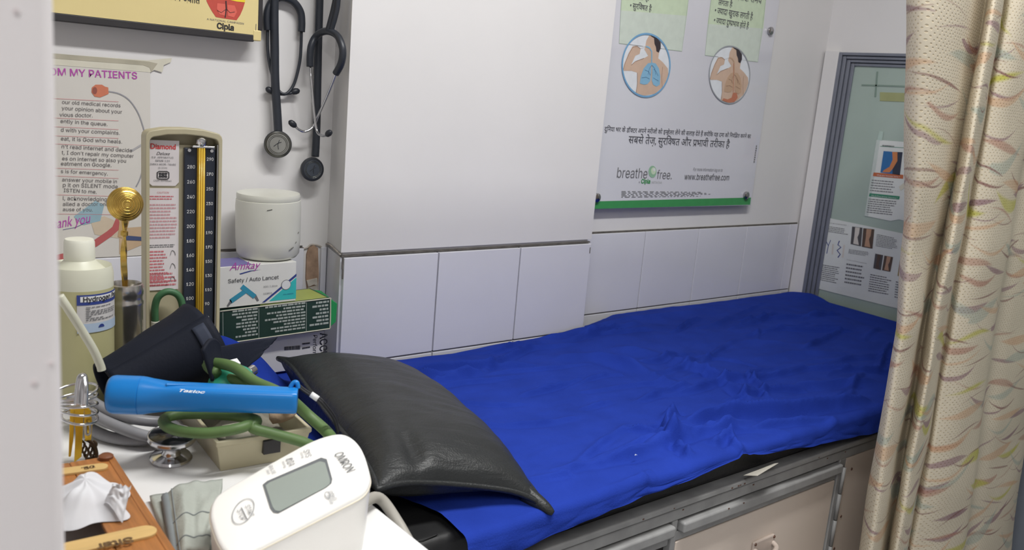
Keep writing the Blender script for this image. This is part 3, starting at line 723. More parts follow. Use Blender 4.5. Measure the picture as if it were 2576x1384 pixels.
# the two round pictures
SK = ink('skin', (208, 180, 160)); SKD = ink('skin_line', (150, 116, 98)); HA = ink('hair', (60, 52, 58)); LB = ink('lung_blue', (136, 184, 214)); RB = ink('ring_blue', (118, 168, 208)); RG = ink('ring_grey', (158, 162, 168)); PB = ink('picture_ground', (226, 230, 236)); LT = ink('lung_tan', (196, 164, 138)); ST = ink('stomach', (192, 122, 96)); LBD = ink('lung_line', (78, 118, 158))
def figure(cx, cy, rx, ry, ring, lung, stomach):
    def q(x, y): return (cx+x*rx, cy+y*ry)
    def inside(pts): 
        o=[]
        for x,y in pts:
            r=math.hypot(x,y)
            if r>.985: x,y=x/r*.985,y/r*.985
            o.append(q(x,y))
        return o
    ip.poly('picture', ell(cx,cy,rx,ry,48), PB, 2)
    fg = ip.poly('picture', inside([(-.98,.18),(-.90,-.05),(-.72,-.38),(-.56,-.60),(-.40,-.62),(-.22,-.52),(-.26,-.36),(-.44,-.30),(-.62,0),(-.44,-.12),(-.08,-.22),(.10,-.30),(.02,-.40),(-.06,-.50),(-.02,-.62),(.02,-.78),(.16,-.99),(.45,-.92),(.62,-.70),(.56,-.42),(.52,-.22),(.70,-.10),(.92,.10),(1.0,.3),(.86,.55),(.70,.75),(.40,.95),(-.1,1.0),(-.42,.92),(-.36,.60),(-.36,.24),(-.60,.18)]), SK, 3)
    ip.poly('picture', inside([(.16,-.97),(.45,-.9),(.62,-.72),(.62,-.54),(.54,-.40),(.44,-.44),(.42,-.58),(.36,-.68),(.34,-.86),(.22,-.92)]), HA, 4)
    ip.line('picture', inside([(-.96,.18),(-.88,-.05),(-.70,-.38),(-.54,-.58),(-.36,-.6),(-.22,-.52)]), .0012, SKD, 4); ip.line('picture', inside([(-.62,0),(-.44,-.12),(-.08,-.22)]), .0012, SKD, 4)
    ip.line('picture', inside([(.70,.05),(.66,.4),(.70,.72)]), .0010, SKD, 4); ip.line('picture', inside([(-.36,.24),(-.36,.6),(-.42,.9)]), .0012, SKD, 4)
    ip.line('picture', inside([(-.20,-.55),(-.02,-.62)]), .0025, KW, 5)
    ip.line('picture', inside([(.0,-.60),(.14,-.56),(.24,-.44),(.24,-.15),(.24,.0)]), .0035, lung, 5)
    ip.poly('picture', [q(x,y) for x,y in ((.22,-.08),(.08,-.06),(-.10,.10),(-.22,.36),(-.26,.58),(-.08,.62),(.06,.60),(.18,.50),(.22,.2))], lung, 5)
    ip.poly('picture', [q(x,y) for x,y in ((.26,-.08),(.40,-.06),(.54,.10),(.60,.36),(.58,.62),(.44,.68),(.30,.62),(.24,.48),(.26,.2))], lung, 5)
    for s in (((-.05,.15),(.1,.2),(.18,.32)),((-.18,.4),(0,.38),(.14,.44)),((.32,.12),(.42,.2),(.5,.34)),((.30,.4),(.42,.46),(.52,.5)),((.24,.0),(.14,.1),(.08,.3)),((.25,.0),(.36,.1),(.4,.3))):
        ip.line('picture', [q(*p) for p in s], .0010, LBD if lung is LB else SKD, 6)
    if stomach:
        ip.line('picture', [q(.20,-.4),q(.20,.2),q(.18,.6)], .0016, ST, 6)
        ip.poly('picture', inside([(.18,.62),(.36,.64),(.40,.80),(.24,.96),(-.05,.98),(-.36,.9),(-.30,.82),(-.1,.86),(.1,.80)]), ST, 6)
    ip.line('picture_ring', ell(cx,cy,rx,ry,56), .0042 if lung is LB else .003, ring, 7, closed=True)
figure(1624, 164, 60, 79, RB, LB, False)
figure(1834, 188, 51, 72, RG, LT, True)

# --- papers stuck on the glass
def glass_sheet(name, label, cat, quad, mt, z=0):
    P = [PX(x, y, XR+.0062) for x, y in quad]
    t = thing(name, label, cat, (XR+.0078, P[3].y, P[3].z), (PI/2, 0, -PI/2))
    inv = t.matrix_world.inverted(); L = [inv @ p for p in P]; n_ = len(L)
    new('sheet', L+[Vector((p.x,p.y,p.z-.0011)) for p in L], [tuple(range(n_)), tuple(range(n_,2*n_))[::-1]]+[(i,(i+1)%n_,(i+1)%n_+n_,i+n_) for i in range(n_)], mt, t)
    return t, Plane(t, (XR+.0062,0,0), (-1,0,0))
M_PAP = mat('leaflet_paper', (220, 224, 222), .4, var=.02)
lf, lp = glass_sheet('leaflet', 'small vein leaflet with a bare foot photo taped on the green glass', 'leaflet', [(2207,352),(2345,362),(2310,566),(2262,552),(2240,556),(2176,543)], M_PAP)
OR = ink('banner_orange', (190, 104, 66)); GB = ink('banner_green', (58, 136, 106)); PBK = ink('photo_blue', (52, 112, 170)); PDK = ink('photo_dark', (52, 58, 76)); LEG = ink('leg_tan', (206, 132, 84))
lp.poly('tape', [(2207,352),(2212,330),(2222,331),(2219,354)], ink('clear_tape',(176,196,188)), 1); lp.poly('tape', [(2205,352),(2214,353),(2184,545),(2175,543)], ink('clear_tape2',(196,206,202)), 1)
lp.line('rule', [(2214,368),(2340,376)], .0012, GB, 2); lp.small_print([(2220,364),(2255,367),(2254,371),(2219,368)], 1, KG, 2, fill=.8)
lp.poly('photo', [(2223,380),(2248,382),(2245,438),(2215,434)], PBK, 2); lp.poly('photo', [(2248,382),(2271,383),(2264,441),(2245,438)], PDK, 2)
lp.poly('photo', [(2245,382),(2258,383),(2258,405),(2246,425),(2238,434),(2220,433),(2224,428),(2238,420),(2246,402)], LEG, 3)
lp.poly('banner', [(2198,434),(2273,440),(2272,450),(2196,443)], OR, 2); lp.text('What are Varicose Veins ?', (2206,442), (2264,447), KW, 3)
lp.small_print([(2194,450),(2262,456),(2254,488),(2188,482)], 5, KG, 2, fill=.35)
lp.poly('banner', [(2188,486),(2264,494),(2262,502),(2186,494)], GB, 2); lp.text('Why do these Varicose Veins occur ?', (2192,493), (2258,500), KW, 3)
lp.small_print([(2186,498),(2258,505),(2254,544),(2180,536)], 7, KG, 2, fill=.4)
lp.poly('tape', [(2262,470),(2284,452),(2288,464),(2266,480)], M_TAPE, 3)
l2, q2 = glass_sheet('health_leaflet', 'wide white vein leaflet with leg photos on the lower glass', 'leaflet', [(2082,548),(2330,600),(2320,792),(2056,726)], M_PAP)
q2.text('WHAT ARE THE VARICOSE VEINS?', (2086,562), (2130,568), KG, 2); q2.small_print([(2084,568),(2136,576),(2133,592),(2082,584)], 4, KG, 2, fill=.4)
PH = [ink('photo_brown',(92,76,66)), ink('photo_grey',(86,84,86)), ink('photo_flesh',(188,150,124)), ink('photo_white',(214,208,200)), ink('photo_olive',(150,130,84))]
for (a,b,c,d), bg, fg in ((((2144,570),(2170,573),(2166,620),(2140,614)),1,3), (((2172,574),(2200,577),(2195,626),(2168,621)),0,2), (((2202,638),(2222,642),(2216,680),(2197,675)),1,0), (((2225,643),(2247,647),(2240,684),(2219,680)),0,2)):
    q2.poly('photo', [a,b,c,d], PH[bg], 2)
    def mix(u,v): return tuple((a[i]*(1-u)+b[i]*u)*(1-v)+(d[i]*(1-u)+c[i]*u)*v for i in (0,1))
    q2.poly('photo', [mix(.3,.02),mix(.75,.02),mix(.72,.35),mix(.6,.55),mix(.8,.95),mix(.25,.95),mix(.3,.5)], PH[fg], 3)
q2.line('drawing', [(2078,606),(2084,618),(2080,638)], .0022, KB, 2); q2.line('drawing', [(2090,604),(2084,618)], .0018, KB, 2); q2.line('drawing', [(2096,614),(2094,640)], .005, PH[3], 2)
q2.line('drawing', [(2112,606),(2108,616),(2116,622),(2106,630),(2114,640),(2108,648)], .003, KB, 2); q2.line('drawing', [(2124,616),(2120,648)], .005, PH[3], 2)
for qd, n_ in (([(2068,664),(2116,672),(2110,716),(2064,706)],9), ([(2130,660),(2180,668),(2172,722),(2124,714)],6), ([(2136,626),(2188,634),(2186,646),(2134,638)],4), ([(2206,588),(2262,600),(2258,630),(2203,620)],8), ([(2190,688),(2244,698),(2238,744),(2184,734)],8), ([(2254,706),(2300,716),(2296,760),(2250,750)],7)): q2.small_print(qd, n_, KG, 2, fill=.42)
q2.text('WHAT ARE THE SYMPTOMS OF VARICOSE VEINS', (2130,654), (2180,664), KG, 2)
q2.poly('photo', [(2264,654),(2290,660),(2284,700),(2258,694)], PH[4], 2)

# ================================================================== BOXES AND JAR ON THE BED HEAD
ZB = BT+.006
M_ACCU = mat('white_carton', (220, 218, 214), .5, var=.02)
M_GRN = mat('dark_green_carton', (38, 62, 54), .42, var=.06)
M_GREND = mat('bright_green_carton', (44, 150, 84), .42, var=.05)
a0 = PY(816, 832, -.02); AZ = a0.z
ac = thing('meter_carton', 'white carton with sideways black letters beneath the green carton', 'box', (a0.x-.08, .02, ZB))
box('carton', -.075, .08, -.04, .04, 0, AZ-ZB, M_ACCU, ac, bevel=.0015)
apn = Plane(ac, (0,-.0203,0), (0,-1,0))
apn.text('ACCU', (805,838), (804,900), K, 1, bold=.015, hs=1.2); apn.text('Performa', (788,843), (786,905), K, 1, shear=.2)
apn.small_print([(715,868),(755,864),(755,884),(715,886)], 1, K, 1, fill=.5, wl=(.02,.06), ragged=0); apn.small_print([(760,860),(780,858),(780,878),(760,882)], 2, K, 1, fill=.4, wl=(.03,.09), ragged=0)
# green carton, slightly turned and tilted
_ = [PY(558,800,-.035), PY(820,744,-.045), PY(838,826,-.045), PY(640,852,-.04)]
gl = PY(560,838,-.035); gr = PY(838,826,-.045)
gW = .198; gc_ = (gl+gr)/2
gt = thing('strip_carton', 'dark green carton with white small print under the lancet carton', 'box', (0.602, -.004, AZ), (0, math.radians(-1.6), 0))
gH = .0605
box('carton', -.098, .092, -.035, .04, .0058, gH, M_GRN, gt, bevel=.0012)
new('end_flap', [(.0925,-.034,.008),(.0925,.038,.008),(.0925,.038,gH-.002),(.0925,-.034,gH-.002),(.104,-.034,.016),(.110,.02,.02),(.108,.03,gH-.004),(.106,-.034,gH-.012)], [(0,1,2,3),(4,5,6,7),(0,1,5,4),(1,2,6,5),(2,3,7,6),(3,0,4,7)], M_GREND, gt, bevel=.001)
M_WORN = mat('worn_carton_edge', (206, 204, 186), .7, var=.1)
for z_ in (.0062, gH-.0006): tube('worn_edge', [(-.098,-.0352,z_),(-.03,-.0354,z_+.0003),(.04,-.0352,z_),(.092,-.0354,z_)], .0011, M_WORN, gt, 6)
tube('worn_edge', [(.0922,-.0352,.006),(.0926,-.0352,gH*.5),(.0922,-.0352,gH)], .0012, M_WORN, gt, 6)
box('label_top', -.03, .088, -.03, .035, gH-.0002, gH+.0003, mat('yellow_green_print',(160,170,90),.5), gt)
N_ = gt.matrix_world.to_3x3() @ Vector((0,-1,0)); gpn = Plane(gt, gt.matrix_world @ Vector((0,-.0353,.03)), N_)
for a, b in (((-.094,.008),(-.094,.058)),((-.035,.008),(-.035,.058)),((.048,.008),(.048,.058))):
    new('rule', [(a[0]-.0004,-.0356,a[1]),(a[0]+.0004,-.0356,a[1]),(b[0]+.0004,-.0356,b[1]),(b[0]-.0004,-.0356,b[1])], [(0,1,2,3)], ink('dim_white',(176,184,178)), gt, fix=False)
def rowprint(th, x0, x1, z0, z1, rows, y, mt, al=0):
    V, Fc = [], []
    for r in range(rows):
        z = z1-(z1-z0)*(r+.5)/rows; h = (z1-z0)/rows*.28; L = (x1-x0)*random.uniform(.4,.95); x = x1-L if al else x0
        while L > .002:
            w = min(L, random.uniform(.003,.010)); k = len(V)
            V += [(x,y,z-h),(x+w,y,z-h),(x+w,y,z+h),(x,y,z+h)]; Fc.append((k,k+1,k+2,k+3)); x += w+.0013; L -= w+.0013
    return new('small_print', V, Fc, mt, th, fix=False)
DW = ink('dim_white',(176,184,178))
rowprint(gt, -.086, -.037, .012, .060, 9, -.0356, DW, 1); rowprint(gt, -.030, .046, .012, .060, 9, -.0356, DW, 1); rowprint(gt, .052, .089, .014, .058, 7, -.0356, DW, 1)
# lancet carton
LZ = AZ+gH+.0006
lt = thing('lancet_carton', 'white and teal lancet carton standing on the dark green carton', 'box', (.5665, -.004, LZ), (0, math.radians(-.8), 0))
M_LAN = mat('lancet_carton_white', (228, 228, 224), .42, var=.02)
lW, lH = .130, .0665
box('carton', -lW/2, lW/2, -.03, .03, 0, lH, M_LAN, lt, bevel=.001)
box('top_print', -lW/2, -lW/2+.055, -.029, .029, lH-.0002, lH+.0003, ink('violet',(120,116,170)), lt)
yF = -.0303
def lpoly(name, pts, mt, lay=1, th=lt, y=yF): return new(name, [(x, y-.0002*lay, z) for x, z in pts], [tuple(range(len(pts)))], mt, th, fix=False)
lpoly('corner_print', [(.018,.004),(lW/2,.004),(lW/2,.040)], KT); lpoly('stripe', [(.006,.003),(.011,.003),(lW/2,.042),(lW/2,.0465)], KB, 2)
lpoly('badge', [(.047+.0085*math.cos(a), .029+.0085*math.sin(a)) for a in [2*PI*k/24 for k in range(24)]], KG, 3); lpoly('badge', [(.047+.0076*math.cos(a), .029+.0076*math.sin(a)) for a in [2*PI*k/24 for k in range(24)]], KW, 4)
LN = lt.matrix_world.to_3x3() @ Vector((0,-1,0))
def ltext(body, x0, x1, z, mt, **k):
    V, Fc = glyphs(body, k.get('bold',0), k.get('shear',0), FONT if k.get('font',1) else None); xs = [v.x for v in V]; s = (x1-x0)/(max(xs)-min(xs)); m0 = min(xs); hs = k.get('hs',1)
    return new('lettering', [(x0+(v.x-m0)*s, k.get('y',yF)-.0006, z+v.y*s*hs) for v in V], Fc, mt, k.get('th',lt), fix=False)
ltext('Amkay', -.048, .003, .0605, KP, shear=.35, font=0, hs=1.0)
lpoly('flourish', [(-.032,.054),(-.015,.0575),(.004,.058),(-.012,.0565),(-.03,.0525)], KB, 2)
ltext('Safety / Auto Lancet', -.050, .034, .040, K); ltext('30G / 1.8mm', .008, .032, .0275, KG); ltext('100PCS', .008, .023, .016, KG); ltext('100 LANCETS', .042, .060, .012, KB)
for (x0,z0,x1,z1) in ((-.046,.010,-.020,.026),(-.028,.033,-.006,.014)):
    dx, dz = x1-x0, z1-z0; L = math.hypot(dx,dz); nx, nz = -dz/L*.0038, dx/L*.0038
    lpoly('lancet_picture', [(x0+nx,z0+nz),(x0-nx,z0-nz),(x1-nx,z1-nz),(x1+nx,z1+nz)], ink('lancet_blue',(60,150,180)), 2 if z0<.02 else 3)
lpoly('lancet_picture', [(-.052,.0035),(-.046,.0135),(-.0435,.0085),(-.050,.0015)], KG, 2); lpoly('lancet_picture', [(-.009,.0165),(-.004,.0175),(.001,.007),(-.002,.006)], KG, 2)
# white jar
M_JAR = mat('milky_plastic', (218, 218, 208), .35, var=.04, scale=12, spec=.5)
jz = PY(680, 664, .01).z
jr = thing('plastic_jar', 'plain white plastic jar with lid on top of the lancet carton', 'jar', (.6035, .017, LZ+lH+.0012), (0, math.radians(-1), 0))
lathe('body', [(.040,0),(.046,.002),(.0505,.008),(.052,.03),(.0525,.084),(.0515,.0955),(.049,.097)], M_JAR, jr, 48)
lathe('lid', [(.0500,.0955),(.0508,.097),(.0508,.1035),(.0498,.1065),(.044,.1075),(0,.108)], M_JAR, jr, 48)
M_SCF = mat('dark_scuff', (110, 110, 104), .7)
for a, z_, w in ((-1.25,.020,.003),(-1.18,.022,.003),(-1.95,.086,.004),(-.85,.045,.0015),(-1.0,.03,.001)):
    r_ = .0528; P = [(r_*math.cos(a+k*w/r_), r_*math.sin(a+k*w/r_), z_+.001*k) for k in (-1,0,1)]; tube('scuff', P, .0006, M_SCF, jr, 5)

# ================================================================== THE DESK AND WHAT LIES ON IT
DZ = .765
DX = .388
M_DESK = mat('white_laminate_desk', (234, 233, 232), .28, var=.015, scale=5)
desk = thing('desk', 'white laminate desk top beside the bed, crowded with instruments', 'desk', (0,-.5,0))
v, f = bx(-.95, DX, -.95+.5, .092+.5, DZ-.025, DZ); new('desk_top', v, f, M_DESK, desk, bevel=.003)
v, f = bx(.30, .32, -.90+.5, .05+.5, 0, DZ-.025); new('side_panel', v, f, M_DESK, desk)
v, f = bx(-.93, -.91, -.90+.5, .05+.5, 0, DZ-.025); new('side_panel', v, f, M_DESK, desk)
v, f = bx(-.91, .30, .03+.5, .045+.5, .3, DZ-.025); new('back_panel', v, f, M_DESK, desk)

# --- mercury sphygmomanometer: lid standing, base tray lying forward
M_BEI = mat('beige_enamel', (186, 178, 150), .38, var=.05, scale=12)
M_NAVYP = mat('navy_scale_plate', (42, 48, 62), .35, var=.05)
M_OCH = mat('ochre_tube_strip', (196, 154, 34), .4, var=.08, scale=40)
sg = thing('sphygmomanometer', 'beige mercury blood pressure gauge, lid upright with dark numbered scale', 'gauge', (.356,-.302,DZ), (0,0,math.radians(-4)))
hw, LH, LD = .0435, .302, .024
# lid: back, rim with rounded top
arch = lambda w, h, k: [(-w,0),(w,0)]+[(w-k+k*math.cos(a), h-k-.004+k*math.sin(a)) for a in (0,.5,1.0,1.35)]+[(x, h-.004*(x/w)**2) for x in (w*.5,0,-w*.5)]+[(-w+k-k*math.cos(a), h-k-.004+k*math.sin(a)) for a in (1.35,1.0,.5,0)]
A, B = arch(hw, LH, .008), arch(hw-.0045, LH-.0075, .006)
n = len(A); V = [(x,LD,z) for x,z in A]+[(x,0,z) for x,z in A]+[(x,0,z+(0 if z>.001 else .004)) for x,z in B]+[(x,LD-.003,z+(0 if z>.001 else .004)) for x,z in B]
Fc = [tuple(range(n))]
for r in range(3): Fc += [(r*n+i, r*n+(i+1)%n, (r+1)*n+(i+1)%n, (r+1)*n+i) for i in range(n)]
Fc.append(tuple(3*n+i for i in range(n)))
new('lid', V, Fc, M_BEI, sg, bevel=.0015)
box('inner_panel', -hw+.005, hw-.005, .010, LD-.004, .006, LH-.02, M_BEI, sg, bevel=.001)
# label plates
M_LBL = mat('label_white', (226, 220, 222), .35, var=.02)
lab = new('maker_label', *[(lambda P: ([(x,.0085,z) for x,z in P]+[(x,.0102,z) for x,z in P], [tuple(range(len(P))), tuple(range(len(P),2*len(P)))[::-1]]+[(i,(i+1)%len(P),(i+1)%len(P)+len(P),i+len(P)) for i in range(len(P))]))([(-.0395,.238),(-.0345,.2335),(-.0085,.2335),(-.0045,.238),(-.0045,.2865),(-.0395,.2865)])][0], M_LBL, sg)
cau = box('caution_label', -.0395, -.0045, .0088, .0102, .108, .2305, M_LBL, sg)
def stext(body, x0, x1, z, mt, par, y=.0081, **k):
    V, Fc = glyphs(body, k.get('bold',0), k.get('shear',0), FONT if k.get('font',1) else None); xs = [v.x for v in V]; s = (x1-x0)/(max(xs)-min(xs)); m0 = min(xs); hs = k.get('hs',1)
    return new('lettering', [(x0+(v.x-m0)*s, y, z+v.y*s*hs) for v in V], Fc, mt, par, fix=False)
stext('Diamond', -.0365, -.0085, .2765, KR, lab, font=0, bold=.025, hs=1.1); stext('Deluxe', -.030, -.015, .2695, K, lab, shear=.4, font=0)
for t, a, b, z in (('B.P. APPARATUS',-.035,-.011,.2655),('BPMR 120',-.031,-.015,.2615),('INDEX REGD. TRADE',-.037,-.008,.2575),('IS 3390',-.028,-.018,.2535)): stext(t, a, b, z, KG, lab)
new('mark', *tube_g([(-.0225+.0065*cx_, .0082, .246+.0045*cz_) for cx_, cz_ in ((-1,-.7),(-1,.7),(-.7,1),(.7,1),(1,.7),(1,-.7),(.7,-1),(-.7,-1))], .0006, 5, True, 0), K, lab)
stext('ISI', -.0275, -.0178, .2437, K, lab, bold=.05); stext('CM/L 0098841', -.033, -.013, .2385, KG, lab)
stext('CAUTION', -.029, -.016, .2245, KLR, cau, y=.0085)
def sprint(z0, z1, rows, mt, par, x0=-.0375, x1=-.0065, y=.0085):
    V, Fc = [], []
    for r in range(rows):
        z = z1-(z1-z0)*(r+.5)/rows; h = (z1-z0)/rows*.24; x = x0; e = x1-random.uniform(0,.008)
        while x < e:
            w = min(e-x, random.uniform(.0015,.005)); k = len(V); V += [(x,y,z-h),(x+w,y,z-h),(x+w,y,z+h),(x,y,z+h)]; Fc.append((k,k+1,k+2,k+3)); x += w+.0007
    new('small_print', V, Fc, mt, par, fix=False)
sprint(.2165,.2225,2,KLR,cau); sprint(.170,.213,11,ink('faint_rose',(206,160,166)),cau); sprint(.1595,.164,2,KG,cau); sprint(.112,.157,12,KLR,cau, x1=-.016); sprint(.112,.13,4,KLR,cau)
for z_ in (.150,.134,.118): new('drawing', *tube_g([(-.014,.0084,z_),(-.012,.0084,z_+.006),(-.009,.0084,z_+.004),(-.008,.0084,z_)], .0003, 4), KG, cau)
# scale
scp = box('scale_plate', .0005, .0365, .004, .0102, .012, .279, M_NAVYP, sg, bevel=.001)
ts = box('tube_strip', .0145, .0235, -.0005, .0042, .012, .281, M_OCH, scp, bevel=.001)
for x in (.0165,.019,.0215): tube('glass_tube', [(x,-.001,.013),(x,-.001,.281)], .0009, mat('tube_glass_yellow',(220,184,70),.15), scp, 8, smoothn=1)
for k in range(15):
    z_ = .2665-k*.0178
    val = 290-20*k
    if val >= 10: stext(str(val), .0262, .0262+(.0078 if val >= 100 else .0052), z_-.0018, KW, scp, y=.0037, bold=.008, hs=1.15)
    v2 = 280-20*k
    if v2 >= 20: stext(str(v2), .0125-(.0088 if v2 >= 100 else .0062), .0125, z_-.0115, KW, scp, y=.0037, bold=.008, hs=1.1)
    for q in range(5):
        pass
box('top_clamp', .008, .034, -.002, .009, .2795, .2825, M_STEEL, sg, bevel=.001)
lathe('top_knob', [(.0055,0),(.0065,.002),(.0065,.007),(.004,.0095),(0,.0100)], M_STEEL, sg, 20, Matrix.Translation((.019,.003,.2825)))
for x in (.0055,.0315): lathe('screw', [(.0025,0),(.002,.002)], M_STEEL, sg, 10, axis((x,.004,.2765),(0,-1,0)))
box('side_strip', .0372, .0386, .0005, .012, .01, .284, M_BRUSH, sg)
M_GHOSE = mat('olive_green_rubber', (84, 110, 62), .5, var=.1, scale=40, bump=.1, bscale=150)
M_GHOSE2 = mat('green_rubber', (62, 104, 70), .5, var=.1, scale=40)
tube('rubber_loop', [(-.033,.0,.072),(-.0335,-.001,.09),(-.030,-.003,.103),(-.020,-.005,.109),(-.0085,-.006,.104),(-.0035,-.007,.090),(-.005,-.008,.072),(-.012,-.010,.055),(-.016,-.012,.035)], .0042, M_GHOSE2, sg, 12)
lathe('hose_connector', [(.0035,0),(.005,.001),(.005,.006),(.0035,.007),(.0035,.010),(.005,.011),(.005,.016),(.003,.017)], mat('ivory_plastic',(206,204,190),.4), sg, 14, Matrix.Translation((-.033,.0,.056)))
# base tray
tz, bw, by0, by1 = .033, .0455, -.002, -.288
outer = [(-bw,by1),(bw,by1),(bw,by0),(-bw,by0)]
def ring(s, z): return [(x*(1-s/bw), (by0+by1)/2+(y-(by0+by1)/2)*(1-s/.143), z) for x, y in outer]
def tray_pts():
    R = [ring(.005,0), ring(0,tz-.006), ring(-.0016,tz-.005), ring(-.0016,tz), ring(.0022,tz), ring(.0065,.004)]
    V = [p for r in R for p in r]; Fc = [(3,2,1,0)]
    for k in range(5): Fc += [(k*4+i, k*4+(i+1)%4, (k+1)*4+(i+1)%4, (k+1)*4+i) for i in range(4)]
    Fc.append((20,21,22,23)); return V, Fc
new('base_tray', *tray_pts(), M_BEI, sg, bevel=.0045, seg=3)
box('latch', -.002, .015, by1-.0030, by1+.004, .013, .027, M_FRM, sg, bevel=.0006)
sgM = sg.matrix_world.copy()
def S(x, y, z): return sgM @ Vector((x,y,z))

# things inside the tray
bulb = thing('inflation_bulb', 'teal green rubber inflation bulb behind the blue torch', 'bulb', PZ(580, 968, .824)+Vector((0,0,.016)))
M_BULB = mat('teal_rubber', (46, 148, 116), .45, var=.06)
lathe('bulb', [(.004,-.030),(.012,-.024),(.0185,-.012),(.020,0),(.0175,.014),(.010,.025),(.005,.031)], M_BULB, bulb, 28, axis((0,0,-.016),(.8,.5,.12)))
lathe('valve', [(.004,0),(.006,.002),(.006,.010),(.003,.012)], M_STEEL, bulb, 14, axis((.024,.015,-.012),(.8,.5,.12)))
flesh = tag(new('cotton_wad', *lathe_g([(0,-.014),(.006,-.012),(.008,-.002),(.0075,.008),(.004,.013),(0,.014)], 14, axis(S(.027,-.262,.040),(1,-.1,.25))), mat('peach_cotton',(206,178,150),.85, bump=.5, bscale=120), smooth=True), 'peach cotton wad lying in the beige tray', 'cotton')
wadm = mat('crumpled_grey_cloth', (120, 116, 104), .85, var=.2, scale=80, bump=.5, bscale=100)
def wadf(u, v):
    x = -.034+.068*u; y = -.276+.12*v; z = .018+.014*math.sin(PI*u)*math.sin(PI*v)+.008*noise.noise(Vector((u*5,v*6,2)))
    return S(x, y, z)
tag(grid('grey_rag', wadf, 24, 24, wadm, solid=.003), 'crumpled grey cloth filling the beige tray', 'cloth')
M_CARD = mat('paper_scrap', (196, 190, 172), .7)
V = [S(-.030,-.268,.022), S(-.008,-.272,.026), S(-.010,-.258,.036), S(-.031,-.255,.034)]
tag(new('paper_scrap', V+[p+Vector((0,.0006,.0006)) for p in V], [(0,1,2,3),(7,6,5,4),(0,4,5,1),(1,5,6,2),(2,6,7,3),(3,7,4,0)], M_CARD), 'small cream paper scrap at the front of the beige tray', 'paper')

# --- navy cuff, rolled, on the tray and the desk
M_CUFF = mat('navy_nylon', (24, 28, 40), .7, var=.12, scale=20, bump=.12, bscale=300, spec=.25)
cf = thing('arm_cuff', 'dark navy rolled blood pressure cuff heaped in front of the gauge', 'cuff', (0,0,0))
def roll(u, v):
    # u around, v from left end to right end
    a = 2*PI*u*1.12; c0, c1 = Vector((.240,-.412,DZ+.0375)), Vector((.345,-.40,DZ+.073)); c = c0.lerp(c1, v)
    ra = .034+.021*v**1.2; ax = (c1-c0).normalized(); n1 = Vector((0,0,1)); n1 = (n1-ax*n1.dot(ax)).normalized(); n2 = ax.cross(n1)
    rr = ra*(1-.16*u)*(1+.05*noise.noise(Vector((u*4,v*3,1))))
    p = c + n1*(rr*.95*math.cos(a+.6)) + n2*(rr*1.05*math.sin(a+.6))
    return p
cb = grid('roll', roll, 56, 20, M_CUFF, cf, solid=.003)
def strap(u, v):
    p = roll((u*.55+.02), .80+.12*v); c = Vector((.240,-.412,DZ+.0375)).lerp(Vector((.345,-.40,DZ+.073)), .80+.12*v)
    return p+(p-c).normalized()*.0022
grid('strap', strap, 30, 4, mat('slate_strap',(46,52,68),.75,var=.08), cf, solid=.0015)
fl = [PY(455,806,-.40), PY(500,880,-.425)]
def flap(u, v):
    a = PZ(505,878,.862).lerp(PZ(694,850,.838), u); b = PZ(540,990,.812).lerp(PZ(660,890,.830), u)
    p = a.lerp(b, v); p.z += .007*math.sin(v*PI)*(1-u)+.0015*noise.noise(Vector((u*5,v*4,3)))
    return p
grid('flap', flap, 24, 16, M_CUFF, cf, solid=.003)
def fold2(u, v):
    a = PZ(505,880,.868).lerp(PZ(548,862,.866), u); b = PZ(530,960,.835).lerp(PZ(560,930,.832), u)
    p = a.lerp(b, v); p.z += .008*math.sin(u*PI); return p
grid('fold', fold2, 12, 12, M_CUFF, cf, solid=.003)
q = PZ(585, 912, .846); new('care_tag', [q+Vector(d) for d in ((-.008,.004,0),(.007,.006,.001),(.009,.001,-.003),(-.004,-.004,-.003),(-.008,.004,.0008),(.007,.006,.0018),(.009,.001,-.0022),(-.004,-.004,-.0022))], [(3,2,1,0),(4,5,6,7),(0,1,5,4),(1,2,6,5),(2,3,7,6),(3,0,4,7)], KW, cf)
# green hoses of the cuff
def zs(pts): return [PZ(x, y, z) for x, y, z in pts]
gh = tag(tube('rubber_hose', zs([(545,940,.842),(522,918,.846),(545,914,.850),(590,925,.850),(640,960,.842),(690,982,.838),(730,1005,.830),(775,1045,.812),(825,1090,.800),(850,1130,.795)]), .0056, M_GHOSE, n=12), 'olive green rubber hose running from the navy cuff to behind the monitor', 'hose')
tag(tube('rubber_hose', zs([(540,932,.835),(560,948,.834),(600,958,.836),(640,975,.830),(690,1000,.822),(735,1020,.818)]), .0052, M_GHOSE, n=12), 'second green rubber hose passing under the blue torch tail', 'hose')
tag(tube('rubber_hose', zs([(640,1062,.8145),(600,1078,.814),(520,1090,.810),(450,1084,.809),(414,1068,.809),(418,1052,.810),(455,1042,.811),(530,1042,.812),(600,1048,.813),(645,1058,.8155),(635,1076,.812),(690,1092,.806),(760,1112,.800),(800,1130,.796)]), .0052, M_GHOSE, n=12), 'coiled olive green hose looping over the front of the beige tray', 'hose')

